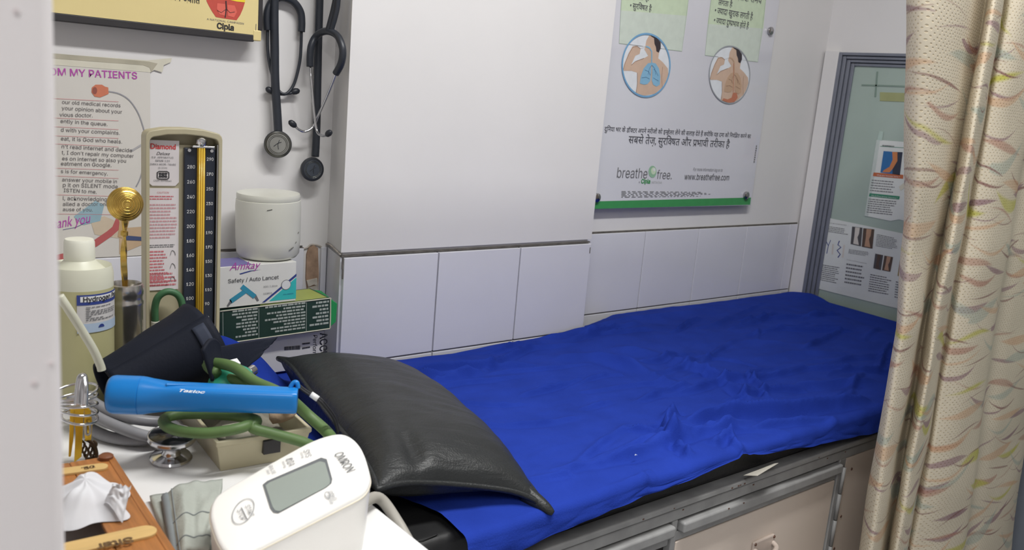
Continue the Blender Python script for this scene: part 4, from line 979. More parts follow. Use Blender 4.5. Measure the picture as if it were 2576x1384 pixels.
# --- blue torch
ta, tb = PZ(275, 992, .838), PZ(748, 1008, .836)
td = (tb-ta); TL = td.length
torch = thing('torch', 'bright blue plastic torch lying across the tray and cuff', 'torch', ta)
M_TOR = mat('blue_plastic', (22, 122, 200), .28, var=.04, scale=20, spec=.5)
TM = td.normalized().to_track_quat('X', 'Z').to_matrix().to_4x4()
def tsec(t):
    # half height / half width / squareness along the torch
    T = [(0,.0165),(.03,.0178),(.16,.0178),(.185,.0175),(.22,.0160),(.30,.0132),(.34,.0124),(1,.0112)]
    return lerp_tab(T, t)
def torchf(u, v):
    a = 2*PI*u; r = tsec(v); sq = max(0, min(1, (v-.2)/.15))
    c, s = math.cos(a), math.sin(a); e = 1-.5*sq
    y = r*math.copysign(abs(c)**e, c); z = r*math.copysign(abs(s)**e, s)
    return TM @ Vector((v*TL, y, z))
def tgrid():
    ts_ = [0,.004,.012,.03,.08,.158,.160,.163,.165,.19,.22,.26,.30,.34,.4,.6,.8,.97,.99,1.0]; n = 40; V = []
    for t in ts_:
        k = 1
        if t in (0,): k = .90
        if t == .004: k = .96
        if t in (.160,.163): k = .975
        if t == 1.0: k = .93
        for i in range(n):
            p = TM.inverted() @ torchf(i/n, t); V.append(TM @ Vector((p.x, p.y*k, p.z*k)))
    Fc = [(j*n+i, j*n+(i+1)%n, (j+1)*n+(i+1)%n, (j+1)*n+i) for j in range(len(ts_)-1) for i in range(n)]
    Fc.append(tuple(range(n))[::-1]); Fc.append(tuple((len(ts_)-1)*n+i for i in range(n))); return V, Fc
tbod = new('body', *tgrid(), M_TOR, torch, smooth=True); e_ = tbod.modifiers.new('edge','EDGE_SPLIT'); e_.split_angle = .6
lathe('lens', [(.0150,-.0004),(0,-.001)], mat('clear_lens',(200,210,215),.08), torch, 28, TM @ axis((0,0,0),(1,0,0)))
def T3(t, y, z): return TM @ Vector((t*TL, y, z))
new('switch_ridge', *tube_g([T3(.30,-.006,.0130), T3(.34,-.004,.0126), T3(.38,-.002,.0124), T3(.44,.001,.0122)], lambda q: .0016*(1-q)+.0004, 8), M_TOR, torch, smooth=True)
new('lug', *tube_g([T3(.955,.006,.0105), T3(.97,.007,.0150), T3(.99,.007,.0155), T3(1.0,.006,.010)], .0022, 8), M_TOR, torch, smooth=True)
tnorm = (TM.to_3x3() @ Vector((0,-.55,.84))).normalized()
_, tn = 0, None
tpl = Plane(torch, ta + (TM.to_3x3() @ Vector((.4*TL,0,.0126))), (TM.to_3x3() @ Vector((0,0,1))))
tpl.text('Tazloc', (447,986), (513,991), KW, 1, bold=.02, hs=1.25)
M_CORD = mat('black_cord', (34, 34, 38), .7)
cp = [ta+T3(.985,.007,.013)]+zs([(772,990,.842),(800,1005,.838),(815,1020,.832),(840,1055,.815),(850,1090,.800)])
for dx_ in (0, .0028): new('lanyard', *tube_g([p-ta+Vector((dx_, dx_, 0)) for p in cp], .0013, 8), M_CORD, torch, smooth=True)
a_, b_ = PZ(782,992,.842)-ta, PZ(800,1004,.838)-ta
new('cord_tag', *tube_g([a_, b_], .0030, 8, smoothn=1), KW, torch, smooth=True)

# --- grey tubed stethoscope coiled on the desk
M_GTUBE = mat('grey_pvc_tubing', (138, 138, 142), .35, var=.06, scale=30)
s3 = thing('stethoscope', 'grey stethoscope coiled on the desk with a chrome double chestpiece', 'stethoscope', (0,0,0))
c = PZ(430, 1158, DZ)
zt_ = DZ+.006
tube('tubing', zs([(180,1000,.80),(230,1040,.792),(300,1075,.785),(370,1098,.78),(410,1096,.778),(436,1084,.780)]), .0058, M_GTUBE, s3, 12)
tube('tubing', zs([(185,1030,.778),(215,1070,.774),(270,1098,.772),(340,1108,.772),(400,1100,.774),(436,1082,.776)]), .0058, M_GTUBE, s3, 12)
tube('tubing', zs([(200,985,.80),(255,1025,.797),(320,1050,.793),(380,1060,.789),(420,1058,.786),(440,1040,.785)]), .0056, M_GTUBE, s3, 12)
tube('tubing', zs([(420,1062,.785),(445,1075,.783),(450,1098,.784),(438,1112,.788)]), .0050, M_GTUBE, s3, 12)
chm = Matrix.Translation(c) @ Matrix.Rotation(math.radians(6),4,'X')
lathe('chestpiece', [(.0165,0.0005),(.0190,.0015),(.0195,.0035),(.0180,.0055),(.0090,.0075),(.0075,.0105),(.0075,.0155),(.0110,.0180),(.0210,.0215),(.0225,.0240),(.0220,.0262),(.0205,.0270)], M_STEEL, s3, 40, chm)
lathe('diaphragm', [(.0206,.0268),(.0195,.0275),(0,.0280)], mat('dark_diaphragm',(58,60,66),.12,.3), s3, 40, chm)
new('rim_ring', *tube_g([chm @ Vector((.0212*math.cos(2*PI*k/40), .0212*math.sin(2*PI*k/40), .0268)) for k in range(40)], .0011, 6, True, 0), M_STEEL, s3, smooth=True)
tube('stem', [chm @ Vector((0,.008,.013)), chm @ Vector((.004,.020,.015)), chm @ Vector((.008,.032,.018))], .0034, M_STEEL, s3, 10)

# --- key bunch with carabiner
kb = thing('key_bunch', 'bunch of brass keys on a chrome snap hook at the desk edge', 'keys', PZ(210, 1165, DZ))
ko = kb.location
def kz(pts): return [PZ(x, y, z)-ko for x, y, z in pts]
tube('snap_hook', kz([(196,1020,.834),(198,985,.845),(203,952,.856),(210,950,.856),(213,985,.846),(211,1020,.834)]), .0034, M_STEEL, kb, 12)
for k in range(5):
    cx_, cy_, cz_ = 188+k*3, 985+k*16, .838-.006*k
    ctr = PZ(cx_, cy_, cz_)-ko; r_ = .019-.001*k
    new('key_ring', *tube_g([ctr+Vector((r_*math.cos(a), r_*math.sin(a), .003*math.cos(a+k))) for a in [2*PI*q/28 for q in range(28)]], .0013, 7, True, 0), M_STEEL, kb, smooth=True)
def slab(name, pts, d, mt, par):
    P = [Vector(p) for p in pts]; n_ = len(P); d = Vector(d)
    return new(name, P+[p+d for p in P], [tuple(range(n_)), tuple(range(n_,2*n_))[::-1]]+[(i,(i+1)%n_,(i+1)%n_+n_,i+n_) for i in range(n_)], mt, par, bevel=.0004)
M_YB = mat('yellow_brass', (232, 188, 60), .28, .6, var=.1)
slab('key', kz([(190,1015,.825),(213,1015,.825),(209,1060,.808),(205,1150,.772),(186,1165,.770),(190,1090,.796),(186,1050,.812)]), (.0006,.0012,.0012), M_YB, kb)
slab('key', kz([(212,1022,.822),(228,1036,.816),(232,1070,.802),(229,1108,.786),(214,1110,.786),(211,1080,.798)]), (.0006,.0012,.0012), M_YB, kb)
slab('key', kz([(176,1030,.818),(188,1030,.818),(184,1110,.788),(178,1150,.774),(172,1150,.774)]), (.0006,.0012,.0012), M_YB, kb)
tube('key_bow', kz([(216,1068,.8045),(226,1068,.8045),(226,1090,.796),(217,1092,.795)]), .0012, M_BRUSH, kb, 6, True)
M_IRON = mat('dark_bronze', (78, 62, 46), .35, .7, var=.2)
for k in range(7):
    a = (205+k*5, 1108+ (k%3)*10, .786-.0015*k); tube('filigree', kz([a,(a[0]+8,a[1]+10,a[2]-.004),(a[0]+2,a[1]+26,a[2]-.010),(a[0]+12,a[1]+38,a[2]-.013)]), .0011, M_IRON, kb, 6)
tube('filigree', kz([(214,1105,.787),(236,1118,.782),(242,1150,.770),(215,1156,.768)]), .0018, M_IRON, kb, 6)
dk = PZ(188, 905, .80)
dg = tag(lathe('bottle_stopper', [(.012,-.03),(.013,-.004),(.011,.004),(.006,.008),(0,.009)], M_BLACK, None, 24, Matrix.Translation(PZ(185,915,.80))), 'dark rounded black cap in front of the peroxide bottle', 'cap')
dg.location.z = 0
# clear tube
M_CLR = mat('milky_clear_tube', (206, 206, 188), .3, var=.03)
tag(tube('plastic_tube', [PY(150,745,-.44), PY(170,775,-.44), PY(205,830,-.435), PY(235,880,-.432), PY(252,918,-.43), PY(256,932,-.43)], .0042, M_CLR, n=12), 'milky plastic tube leaning across the peroxide bottle', 'tube')

# --- peroxide bottle
bc = PY(201, 700, -.335)
bt = thing('peroxide_bottle', 'translucent plastic bottle of pale yellow peroxide with white cap', 'bottle', (bc.x, -.335, DZ), (0,0,math.radians(0)))
M_BOTU = mat('milky_bottle_plastic', (214, 214, 196), .35, var=.02, scale=8)
M_BOTL = mat('liquid_filled_plastic', (186, 182, 138), .35, var=.03, scale=8)
btop = PY(201, 601, -.335).z-DZ; zl = PY(230, 715, -.335).z-DZ; R_ = .0335
zsd = PY(240,690,-.335).z-DZ; zc0 = PY(200,652,-.335).z-DZ
lathe('body', [(.030,0),(R_,.004),(R_,zl)], M_BOTL, bt, 44)
lathe('shoulder', [(R_,zl),(R_,zsd+.004),(.0315,zsd+.012),(.027,zc0-.012),(.0175,zc0-.003),(.0150,zc0)], M_BOTU, bt, 44, cap=False)
lathe('cap', [(.0150,zc0-.001),(.0156,zc0+.002),(.0152,btop-.003),(.0138,btop),(0,btop+.0005)], mat('white_cap_plastic',(226,226,212),.35), bt, 36)
M_BL = mat('bottle_label', (206, 204, 204), .4)
az = math.atan2(CAM.y-(-.335), CAM.x-bc.x)
def cyl(name, a0, a1, z0, z1, mt, r=R_+.0005, par=bt, n=18):
    V = [(r*math.cos(az+a0+(a1-a0)*i/n), r*math.sin(az+a0+(a1-a0)*i/n), z) for z in (z0,z1) for i in range(n+1)]
    return new(name, V, [(i,i+1,n+2+i,n+1+i) for i in range(n)], mt, par, smooth=True, fix=False)
def pzz(x, y): return PY(x, y, -.366).z-DZ
L0 = cyl('label', -.10, 1.5, pzz(200,838), pzz(200,742), M_BL)
cyl('label_band', -.10, 1.5, pzz(200,768), pzz(200,742), KB, R_+.0008, L0); cyl('label_band', -.0, 1.5, pzz(200,760), pzz(200,746), KW, R_+.0010, L0)
cyl('label_foot', -.10, 1.5, pzz(200,838), pzz(200,815), ink('label_pale_blue',(176,194,216)), R_+.0008, L0)
def cyltext(body, a0, a1, z, mt, r=R_+.0013, par=L0, bold=0):
    V, Fc = glyphs(body, bold, 0, FONT); xs = [v.x for v in V]; s = (a1-a0)/(max(xs)-min(xs)); m0 = min(xs)
    return new('lettering', [(r*math.cos(az+a0+(v.x-m0)*s), r*math.sin(az+a0+(v.x-m0)*s), z+v.y*s*r) for v in V], Fc, mt, par, fix=False)
cyltext('Hydrogen Peroxide', .08, 1.9, pzz(200,759), K, bold=.02)
for k in range(8):
    zz = pzz(200, 775+k*4.6); a = .15
    while a < 1.2:
        w = random.uniform(.05,.16); cyl('small_print', a, min(a+w,1.25), zz, zz+.0009, KG, R_+.0011, L0, 3); a += w+.03
        if random.random() < .12: break
new('mark', [(( R_+.0013)*math.cos(az+.62+.10*math.cos(t)), (R_+.0013)*math.sin(az+.62+.10*math.cos(t)), pzz(200,827)+.0036*math.sin(t)) for t in [PI*k/10 for k in range(11)]], [tuple(range(11))], KB, L0, fix=False)

# --- steel canister and gilt ornament in it
cc = PY(317, 740, -.315)
M_CAN = mat('dull_steel_cup', (186, 182, 178), .22, .9, var=.08, scale=30)
cn = thing('steel_canister', 'small steel canister with ringed neck between bottle and gauge', 'canister', (cc.x, -.315, DZ))
r0 = (PY(362,740,-.315).x-PY(272,740,-.315).x)/2*.93; ct = PY(317, 712, -.315).z-DZ
lathe('body', [(r0*.95,0),(r0,.003),(r0,ct-.026),(r0*1.03,ct-.024),(r0*1.03,ct-.021),(r0*.98,ct-.0195),(r0*.98,ct-.015),(r0*1.04,ct-.012),(r0*1.05,ct-.006),(r0,ct-.001),(r0*.92,ct),(r0*.86,ct-.002),(r0*.84,.006),(0,.005)], M_CAN, cn, 40)
go = thing('gilt_ornament', 'gold ribbed dome on a twisted gilt stem standing in the canister', 'ornament', (cc.x-.001, -.315, DZ+.012))
gz = PY(314, 512, -.315).z-DZ-.012; gm = Matrix.Translation((-.0005,-.004,gz)) @ axis((0,0,0), (-.06,-1,.10))
gr_ = .0185
dome = []
for k in range(40):
    t = k/39; a = t*PI*.62; rr = gr_*math.sin(min(a,PI/2+.0*a))*(1+.028*math.sin(k*PI)*0) ; dome.append((max(0,gr_*math.sin(a)+(.0005 if (k//2)%2 else -.0003) if k else 0), gr_*math.cos(a)*.72))
lathe('dome', dome, M_GOLD, go, 44, gm, cap=True, angle=False)
for k in range(1,8):
    a = k*.2; new('bead_ring', *tube_g([gm @ Vector((gr_*1.0*math.sin(a)*math.cos(t), gr_*math.sin(a)*math.sin(t), gr_*.72*math.cos(a))) for t in [2*PI*q/36 for q in range(36)]], .0009, 6, True, 0), M_GOLD, go, smooth=True)
stem = [(0,0,gz-.016),(.0,0,gz-.03),(-.001,0,gz-.05),(-.0012,0,gz-.07),(0,0,gz-.10),(.001,0,0)]
def twist(pts, w, th):
    P = spline([Vector(p) for p in pts], 10); V, Fc = [], []
    for i, p in enumerate(P):
        a = i*.10; d = Vector((math.cos(a), math.sin(a), 0)); e = Vector((-math.sin(a), math.cos(a), 0))
        V += [p+d*w+e*th, p-d*w+e*th, p-d*w-e*th, p+d*w-e*th]
    for i in range(len(P)-1): Fc += [(4*i+k, 4*i+(k+1)%4, 4*i+4+(k+1)%4, 4*i+4+k) for k in range(4)]
    return V, Fc+[(3,2,1,0), tuple(4*(len(P)-1)+k for k in range(4))]
new('stem', *twist(stem, .0034, .0015), M_GOLD, go, smooth=True, bevel=.0005)
lathe('collar', [(.002,-.004),(.0042,-.002),(.0042,.002),(.002,.004)], M_GOLD, go, 14, Matrix.Translation((-.0005,0,gz-.034)))

# --- tissue box with name plates
M_WOOD = mat('brown_wood_grain', (160, 104, 56), .45, var=.22, scale=9, stretch=(30,3,8))
WN = Plane
tp = .035; TZ = DZ+tp
cTR, cBR = PZ(281,1145,TZ), PZ(436,1384,TZ)
dv = (cBR-cTR).normalized(); ang = math.atan2(dv.y, dv.x)+PI/2
tb_ = thing('tissue_box', 'brown wooden tissue box with oval name plates and a white tissue', 'tissue box', (cTR.x, cTR.y, DZ), (0,0,ang))
bl_, bw_ = .235, .135
# top board with a slot, four sides
def tbx(name, x0, x1, y0, y1, z0, z1, mt=M_WOOD, par=None, bevel=.001): return box(name, x0, x1, y0, y1, z0, z1, mt, par or tb_, bevel)
sx0, sx1, sy0, sy1 = -.098, -.034, -.150, -.055
tbx('top_board', -bw_, sx0, -bl_, 0, tp-.004, tp); tbx('top_board', sx1, 0, -bl_, 0, tp-.004, tp); tbx('top_board', sx0, sx1, sy1, 0, tp-.004, tp); tbx('top_board', sx0, sx1, -bl_, sy0, tp-.004, tp)
tbx('side_board', -.005, .0012, -bl_, 0, 0, tp+.0008); tbx('side_board', -bw_, -bw_+.005, -bl_, 0, 0, tp-.004); tbx('side_board', -bw_, -.005, -.005, 0, 0, tp-.004); tbx('side_board', -bw_, -.005, -bl_, -bl_+.005, 0, tp-.004)
for y_ in (-.006,-bl_+.008): lathe('corner_peg', [(.006,0),(.0062,.003),(.004,.0045)], mat('dark_wood_peg',(120,72,44),.5), tb_, 12, Matrix.Translation((-.006,y_,tp)))
tinv = tb_.matrix_world.inverted(); tpn = Plane(tb_, (0,0,TZ+.0022), (0,0,1))
M_PLY = mat('pale_plywood', (206, 172, 112), .5, var=.08, scale=14, stretch=(3,20,1))
def plate(a, b, wpx, txt, ta_, tb2):
    A_, B_ = tinv @ PZ(a[0],a[1],TZ), tinv @ PZ(b[0],b[1],TZ); d = (B_-A_); L = d.length; d.normalize(); n_ = Vector((-d.y,d.x,0)); w = wpx
    P = []
    for k in range(9): t = -PI/2+PI*k/8; P.append(B_-d*w+d*w*math.cos(t)+n_*w*math.sin(t))
    for k in range(9): t = PI/2+PI*k/8; P.append(A_+d*w+d*w*math.cos(t)+n_*w*math.sin(t))
    pt = new('name_plate', *prism_g([(p.x,p.y) for p in P], tp, tp+.0022), M_PLY, tb_, bevel=.0004)
    tpn.text(txt, ta_, tb2, ink('burnt',(96,70,44)), 2, bold=.02, parent=pt, hs=1.0)
plate((120,1196), (272,1176), .0062, 'DR.', (236,1172), (204,1178))
plate((100,1402), (394,1336), .0088, 'Sitar', (332,1352), (240,1372))
# tissue
M_TIS = mat('soft_tissue', (214, 214, 218), .9, var=.01, bump=.2, bscale=40)
tc_ = tinv @ PZ(215, 1275, TZ)
def tissue(u, v):
    # crumpled lump pulled out of the slot
    a = 2*PI*u; w = noise.noise(Vector((2*math.cos(a), 2*math.sin(a), 1)))
    r = v*(.029+.008*w+.004*math.sin(5*a))
    z = tp+.001+.022*(1-v**1.6)*(1+.5*noise.noise(Vector((r*60*math.cos(a), r*60*math.sin(a), 4))))+.005*math.sin(7*a+3*v)*v*(1-v)
    return Vector((tc_.x+r*math.cos(a)*1.1, tc_.y+r*math.sin(a)*1.25, max(z, tp+.0006)))
grid('tissue', tissue, 90, 22, M_TIS, tb_)
pk = [tinv @ q for q in (PZ(262,1262,TZ+.012), PZ(308,1310,TZ+.004), PZ(330,1218,TZ+.024), PZ(285,1222,TZ+.024))]
def tissue2(u, v):
    p = (pk[0].lerp(pk[1], u)).lerp(pk[3].lerp(pk[2], u), v)
    p.z += .002*math.sin(u*PI*1.6+v)*(1-.3*v)+.002*noise.noise(Vector((u*4,v*5,8))); p.y += .003*noise.noise(Vector((u*5,v*7,1)))*v; return p
grid('tissue_peak', tissue2, 30, 20, M_TIS, tb_)

# --- arm cuff of the monitor: flat grey cloth
M_GCL = mat('grey_green_cloth', (168, 172, 164), .85, var=.06, scale=30, bump=.3, bscale=300)
M_GCE = mat('grey_cloth_binding', (128, 134, 136), .8, var=.06)
gc = thing('monitor_cuff', 'pale grey folded cloth arm cuff lying under the white monitor', 'cuff', PZ(480,1300,DZ))
def gcf(u, v):
    a = PZ(418,1232,.782).lerp(PZ(446,1392,.782), u); b = PZ(560,1224,.775).lerp(PZ(526,1400,.775), u)
    p = a.lerp(b, v); p.z = DZ+.0125+.009*math.sin(min(1,v*3.5)*PI/2)*1.0+.003*noise.noise(Vector((u*4,v*5,1)))-.004*v
    return p-gc.location
grid('top_layer', gcf, 26, 26, M_GCL, gc, solid=.004)
def gcf2(u, v):
    a = PZ(376,1250,.77).lerp(PZ(440,1400,.77), u); b = PZ(560,1218,.77).lerp(PZ(526,1400,.77), u)
    p = a.lerp(b, v); p.z = DZ+.006+.0016*noise.noise(Vector((u*4,v*5,4))); return p-gc.location
grid('bottom_layer', gcf2, 20, 20, M_GCL, gc, solid=.005)
tube('binding', [gcf(u/12, 0.0)+Vector((0,0,-.002)) for u in range(13)], .0042, M_GCE, gc, 8, smoothn=2)
for v_ in (.09,): tube('stitching', [gcf(u/12, v_)+Vector((0,0,.0004)) for u in range(13)], .0005, M_GCE, gc, 5, smoothn=2)
for u_ in (.52,.86): tube('stitching', [gcf(u_, v/12)+Vector((0,0,.0004)) for v in range(13)], .0005, M_GCE, gc, 5, smoothn=2)

# --- blood pressure monitor
M_MON = mat('white_abs_plastic', (238, 236, 232), .32, var=.01, scale=8)
M_LIP = mat('cream_trim_line', (214, 206, 188), .4)
mo = thing('pressure_monitor', 'white digital blood pressure monitor with grey screen on the desk', 'monitor', (.285,-.752,DZ+.004), (0,0,math.radians(27)))
moM = mo.matrix_world.copy(); minv = moM.inverted()
MH, SL = .056, math.tan(math.radians(13))        # height of the face at the middle and its slope
mN = (moM.to_3x3() @ Vector((-SL,0,1))).normalized(); mP = moM @ Vector((0,0,MH))
out_px = [(850,1089),(886,1099),(913,1130),(929,1178),(931,1206),(913,1236),(860,1266),(790,1303),(710,1345),(648,1377),(606,1396),(578,1394),(552,1366),(535,1322),(529,1288),(539,1254),(568,1230),(640,1188),(715,1145),(790,1106)]
OL = [minv @ PP(x, y, mP, mN) for x, y in out_px]
OL = [(p.x, p.y) for p in spline([Vector((p.x,p.y,0)) for p in OL], 4, True)]
ocx = sum(p[0] for p in OL)/len(OL); ocy = sum(p[1] for p in OL)/len(OL); n = len(OL)
def face_z(x): return MH+SL*x
def mring(s, zf, dz=0): return [(ocx+(x-ocx)*s, ocy+(y-ocy)*s, (face_z(ocx+(x-ocx)*s)+dz)*zf if zf else 0.0) for x, y in OL]
rings = [mring(.80,0), mring(.90,.0), mring(.945,.06), mring(.975,.35), mring(1.0,.80), mring(1.004,.90), mring(1.0,.955), mring(.985,.988), mring(.955,1.0), mring(.6,1.0), mring(.3,1.0), mring(.02,1.0)]
V = [p for r in rings for p in r]
Fc = [(j*n+i, j*n+(i+1)%n, (j+1)*n+(i+1)%n, (j+1)*n+i) for j in range(len(rings)-1) for i in range(n)]+[tuple(range(n))[::-1], tuple((len(rings)-1)*n+i for i in range(n))]
new('case', V, Fc, M_MON, mo, smooth=True)
new('trim_line', *tube_g(mring(1.003,.915), .0007, 6, True, 0), M_LIP, mo, smooth=True)
mpn = Plane(mo, mP+mN*.0003, mN)
SCR = [(661,1220),(672,1211),(808,1152),(822,1156),(836,1206),(834,1216),(822,1226),(700,1292),(688,1290),(680,1280)]
M_BEZ = mat('screen_bezel', (100, 104, 108), .35); M_LCD = mat('grey_lcd', (140, 148, 142), .12, var=.02)
mpn.poly('screen_bezel', SCR, M_BEZ, 1)
cx_, cy_ = 749, 1222
mpn.poly('screen', [(cx_+(x-cx_)*.93+1, cy_+(y-cy_)*.90+3) for x, y in SCR], M_LCD, 2)
def mtext(t, a, b, mt, **k): mpn.text(t, a, b, mt, 2, **k)
LG = ink('pale_grey_print', (150, 152, 156)); LG2 = ink('mid_grey_print', (112, 114, 118))
mtext('OMRON', (840,1144), (873,1190), LG2, bold=.004, hs=1.3)
mtext('SYS', (763,1135), (770,1152), LG, bold=.004, hs=1.2); mtext('mmHg', (755,1140), (760,1154), LG); mtext('DIA', (719,1157), (727,1175), LG, bold=.004, hs=1.2); mtext('mmHg', (709,1163), (715,1178), LG)
mtext('PULSE', (676,1174), (686,1194), LG, bold=.004); mtext('/min', (669,1184), (674,1195), LG)
btn = mpn.line('button_outline', ell(612,1288,22,36,40,rot=.62), .0007, LG, 2, closed=True)
mtext('START', (616,1274), (628,1302), LG, hs=1.1); mtext('STOP', (596,1285), (607,1311), LG, hs=1.1); mpn.line('button_bar', [(607,1278),(622,1308)], .0006, LG2, 2)
mpn.line('heart_mark', ell(824,1247,6,9,20,rot=-.3), .0006, LG, 2, closed=True); mtext('intelli', (826,1238), (838,1262), LG); mtext('sense', (820,1248), (832,1270), LG)
# its air hose going over the desk edge
tag(tube('air_hose', [Vector(p) for p in ((.352,-.735,DZ+.010),(.372,-.722,DZ+.012),(.392,-.713,DZ+.006),(.402,-.728,DZ-.012),(.404,-.765,DZ-.035),(.402,-.83,DZ-.07),(.40,-.90,DZ-.12))], .0052, mat('grey_air_hose',(158,154,146),.45), n=12), 'grey air hose of the monitor hanging over the desk edge', 'hose')

# ================================================================== THE CURTAIN
def curtain_mat():
    m = mat('printed_curtain_fabric', (212, 202, 182), .8, var=.04, scale=6, spec=.2)
    nt = m.node_tree; b = nt.nodes['Principled BSDF']; L = nt.links.new
    base = b.inputs['Base Color'].links[0].from_socket
    uv = nt.nodes.new('ShaderNodeUVMap'); uv.uv_map = 'UVMap'
    def N(t, **k):
        n = nt.nodes.new(t)
        for a, v in k.items(): setattr(n, a, v)
        return n
    def mth(op, a, b_=None, c=None):
        n = N('ShaderNodeMath', operation=op)
        for i, v in enumerate((a, b_, c)):
            if v is None: continue
            if isinstance(v, (int, float)): n.inputs[i].default_value = v
            else: L(v, n.inputs[i])
        return n.outputs[0]
    cur = base
    wob = N('ShaderNodeTexNoise'); wob.inputs['Scale'].default_value = 9; L(uv.outputs[0], wob.inputs['Vector'])
    strokes = [((5.0, 15), (0,0), (150,120,128), .36, .10, .85), ((4.2, 11), (.37,.61), (176,132,116), .34, .08, .8), ((3.1, 7.5), (.81,.23), (190,186,96), .28, .09, .95), ((4.0, 9), (.13,.87), (164,176,166), .34, .11, .7), ((5.2, 17), (.55,.35), (140,104,100), .42, .05, .9), ((3.7, 12), (.27,.47), (206,166,132), .34, .12, .7)]
    for (sx, sy), off, col, ln, wd_, op in strokes:
        mp = N('ShaderNodeMapping'); mp.inputs['Scale'].default_value = (sx, sy, 1); mp.inputs['Location'].default_value = (off[0]*10, off[1]*10, 0); L(uv.outputs[0], mp.inputs[0])
        vo = N('ShaderNodeTexVoronoi', voronoi_dimensions='2D', feature='F1'); vo.inputs['Scale'].default_value = 1; vo.inputs['Randomness'].default_value = .85; L(mp.outputs[0], vo.inputs['Vector'])
        sub = N('ShaderNodeVectorMath', operation='SUBTRACT'); L(mp.outputs[0], sub.inputs[0]); L(vo.outputs['Position'], sub.inputs[1])
        sp_ = N('ShaderNodeSeparateXYZ'); L(sub.outputs[0], sp_.inputs[0]); cs = N('ShaderNodeSeparateColor'); L(vo.outputs['Color'], cs.inputs[0])
        ang_ = mth('MULTIPLY_ADD', cs.outputs[0], 1.5, -.55)             # slope of the stroke
        bend = mth('MULTIPLY_ADD', cs.outputs[1], 5.0, -3.4)
        x = sp_.outputs[0]; y = mth('SUBTRACT', sp_.outputs[1], mth('MULTIPLY', x, ang_)); y = mth('SUBTRACT', y, mth('MULTIPLY', mth('MULTIPLY', x, x), bend))
        tt = mth('DIVIDE', x, ln); env = mth('SUBTRACT', 1.0, mth('MULTIPLY', tt, tt))
        w = mth('MULTIPLY', env, mth('MULTIPLY_ADD', cs.outputs[2], wd_, wd_*.35))
        d = mth('SUBTRACT', w, mth('ABSOLUTE', y))
        mk = N('ShaderNodeMapRange', interpolation_type='SMOOTHSTEP'); mk.inputs['From Min'].default_value = -.01; mk.inputs['From Max'].default_value = .05; L(d, mk.inputs['Value'])
        fac = mth('MULTIPLY', mk.outputs[0], mth('MULTIPLY', op, mth('MULTIPLY_ADD', wob.outputs[0], .9, .4)))
        mx = N('ShaderNodeMix', data_type='RGBA'); L(fac, mx.inputs['Factor']); L(cur, mx.inputs['A']); mx.inputs['B'].default_value = lin(col)+(1,)
        cur = mx.outputs['Result']
    # pricked dots
    mp = N('ShaderNodeMapping'); mp.inputs['Scale'].default_value = (150,150,1); mp.inputs['Rotation'].default_value = (0,0,.78); L(uv.outputs[0], mp.inputs[0])
    vo = N('ShaderNodeTexVoronoi', voronoi_dimensions='2D'); vo.inputs['Scale'].default_value = 1; vo.inputs['Randomness'].default_value = .25; L(mp.outputs[0], vo.inputs['Vector'])
    dot = N('ShaderNodeMapRange', interpolation_type='SMOOTHSTEP'); dot.inputs['From Min'].default_value = .10; dot.inputs['From Max'].default_value = .27; L(vo.outputs['Distance'], dot.inputs['Value'])
    mx = N('ShaderNodeMix', data_type='RGBA', blend_type='MULTIPLY'); mx.inputs['Factor'].default_value = 1; L(cur, mx.inputs['A'])
    dc = N('ShaderNodeMix', data_type='RGBA'); L(dot.outputs[0], dc.inputs['Factor']); dc.inputs['A'].default_value = (.80,.75,.67,1); dc.inputs['B'].default_value = (1,1,1,1); L(dc.outputs['Result'], mx.inputs['B'])
    L(mx.outputs['Result'], b.inputs['Base Color'])
    bp = N('ShaderNodeBump'); bp.inputs['Strength'].default_value = .3; bp.inputs['Distance'].default_value = .0012; L(dot.outputs[0], bp.inputs['Height']); L(bp.outputs[0], b.inputs['Normal'])
    return m
CY = -.70
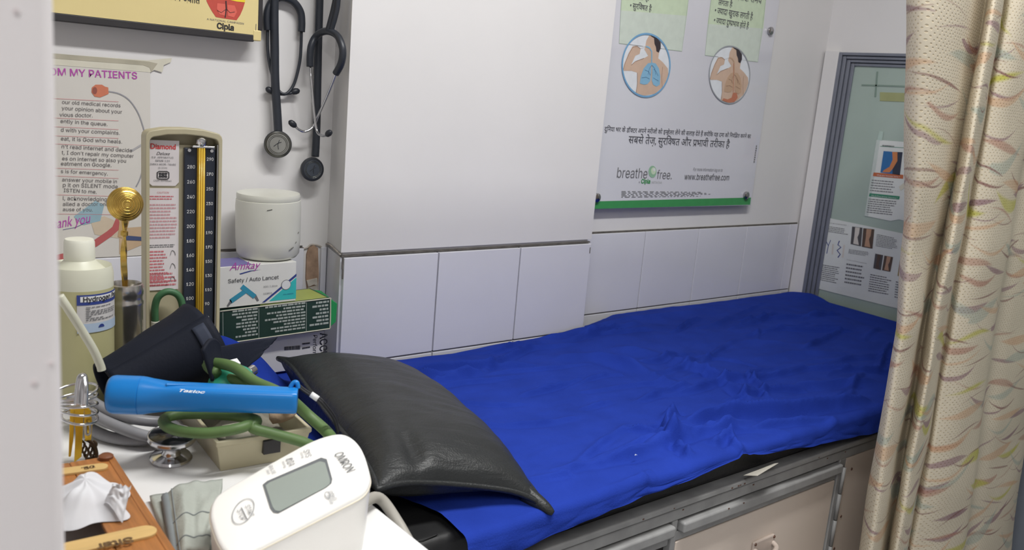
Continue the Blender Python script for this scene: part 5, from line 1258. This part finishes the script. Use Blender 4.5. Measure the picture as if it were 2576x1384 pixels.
# fold lines: photo columns of each fold line at three heights -> straight-ish hanging lines in the room
feat = [  # (rows of pixels), offset from the rail plane
 ([(2310,0),(2300,560),(2290,820),(2215,1384)], .030), ([(2283,0),(2272,560),(2252,820),(2166,1384)], .004), ([(2330,0),(2300,560),(2272,820),(2186,1384)], -.030), ([(2405,0),(2340,560),(2305,820),(2205,1384)], -.026),
 ([(2470,0),(2372,560),(2318,820),(2222,1384)], .006), ([(2482,0),(2380,560),(2332,820),(2232,1384)], .010), ([(2490,0),(2388,560),(2340,820),(2240,1384)], -.022), ([(2506,0),(2406,560),(2358,820),(2256,1384)], -.038), ([(2520,0),(2422,560),(2374,820),(2272,1384)], -.022),
 ([(2527,0),(2430,560),(2382,820),(2283,1384)], .012), ([(2545,0),(2450,560),(2400,820),(2305,1384)], -.004), ([(2590,0),(2500,560),(2450,820),(2365,1384)], -.016), ([(2640,0),(2542,560),(2496,820),(2418,1384)], -.004),
 ([(2650,0),(2550,560),(2506,820),(2430,1384)], .024), ([(2690,0),(2590,560),(2545,820),(2470,1384)], .022), ([(2750,0),(2655,560),(2605,820),(2525,1384)], .030), ([(2770,0),(2672,560),(2622,820),(2540,1384)], .046)]
FT = []
for pts, off in feat:
    T = sorted((p.z, p.x) for p in (PY(x, y, CY+off) for x, y in pts))
    (za, xa), (zb, xb) = T[-2], T[-1]; T.append((2.3, xb+(xb-xa)/(zb-za)*(2.3-zb)*.5)); FT.append((T, off))
ZT, ZBt = 1.80, .14
def cur(u, v):
    z = ZT+(ZBt-ZT)*v; s = u*(len(FT)-1); i = min(int(s), len(FT)-2); t = s-i
    P = []
    for k in (i-1,i,i+1,i+2):
        T, off = FT[min(max(k,0),len(FT)-1)]; x = lerp_tab(T, z); off2 = off*(1-.0*v)
        P.append(Vector((x, CY+off2+.004*noise.noise(Vector((k*1.7, z*4, 0))), z)))
    a, b, c, d = P
    p = .5*((2*b)+(c-a)*t+(2*a-5*b+4*c-d)*t*t+(3*b-a-3*c+d)*t**3); p.z = z
    p.y += .003*noise.noise(Vector((u*9, z*9, 4))); return p
NCU = 200; ARC = [0.0]
for k in range(NCU): ARC.append(ARC[-1]+(cur((k+1)/NCU,.55)-cur(k/NCU,.55)).length)
cu_ = grid('curtain', cur, NCU, 130, curtain_mat(), uv=lambda u, v: (ARC[int(round(u*NCU))], v*(ZT-ZBt)), solid=.0012)
tag(cu_, 'cream printed curtain with leafy strokes gathered beside the bed', 'curtain')
rl = thing('curtain_rail', 'thin steel curtain rail above the bed front', 'rail', (0, CY, 1.82))
tube('rod', [(.2,0,0),(2.285,0,0)], .009, M_STEEL, rl, 12, smoothn=1)
tube('rail_hanger', [(.25,0,0),(.25,0,.52)], .006, M_STEEL, rl, 8, smoothn=1); lathe('wall_socket', [(.02,0),(.018,.01)], M_STEEL, rl, 16, axis((2.289,0,0),(-1,0,0)))
for k in range(10):
    x = cur(k/9, 0).x; new('curtain_ring', *tube_g([(x, .013*math.cos(a), .013*math.sin(a)-.004) for a in [2*PI*q/16 for q in range(16)]], .0015, 6, True, 0), M_STEEL, rl, smooth=True)
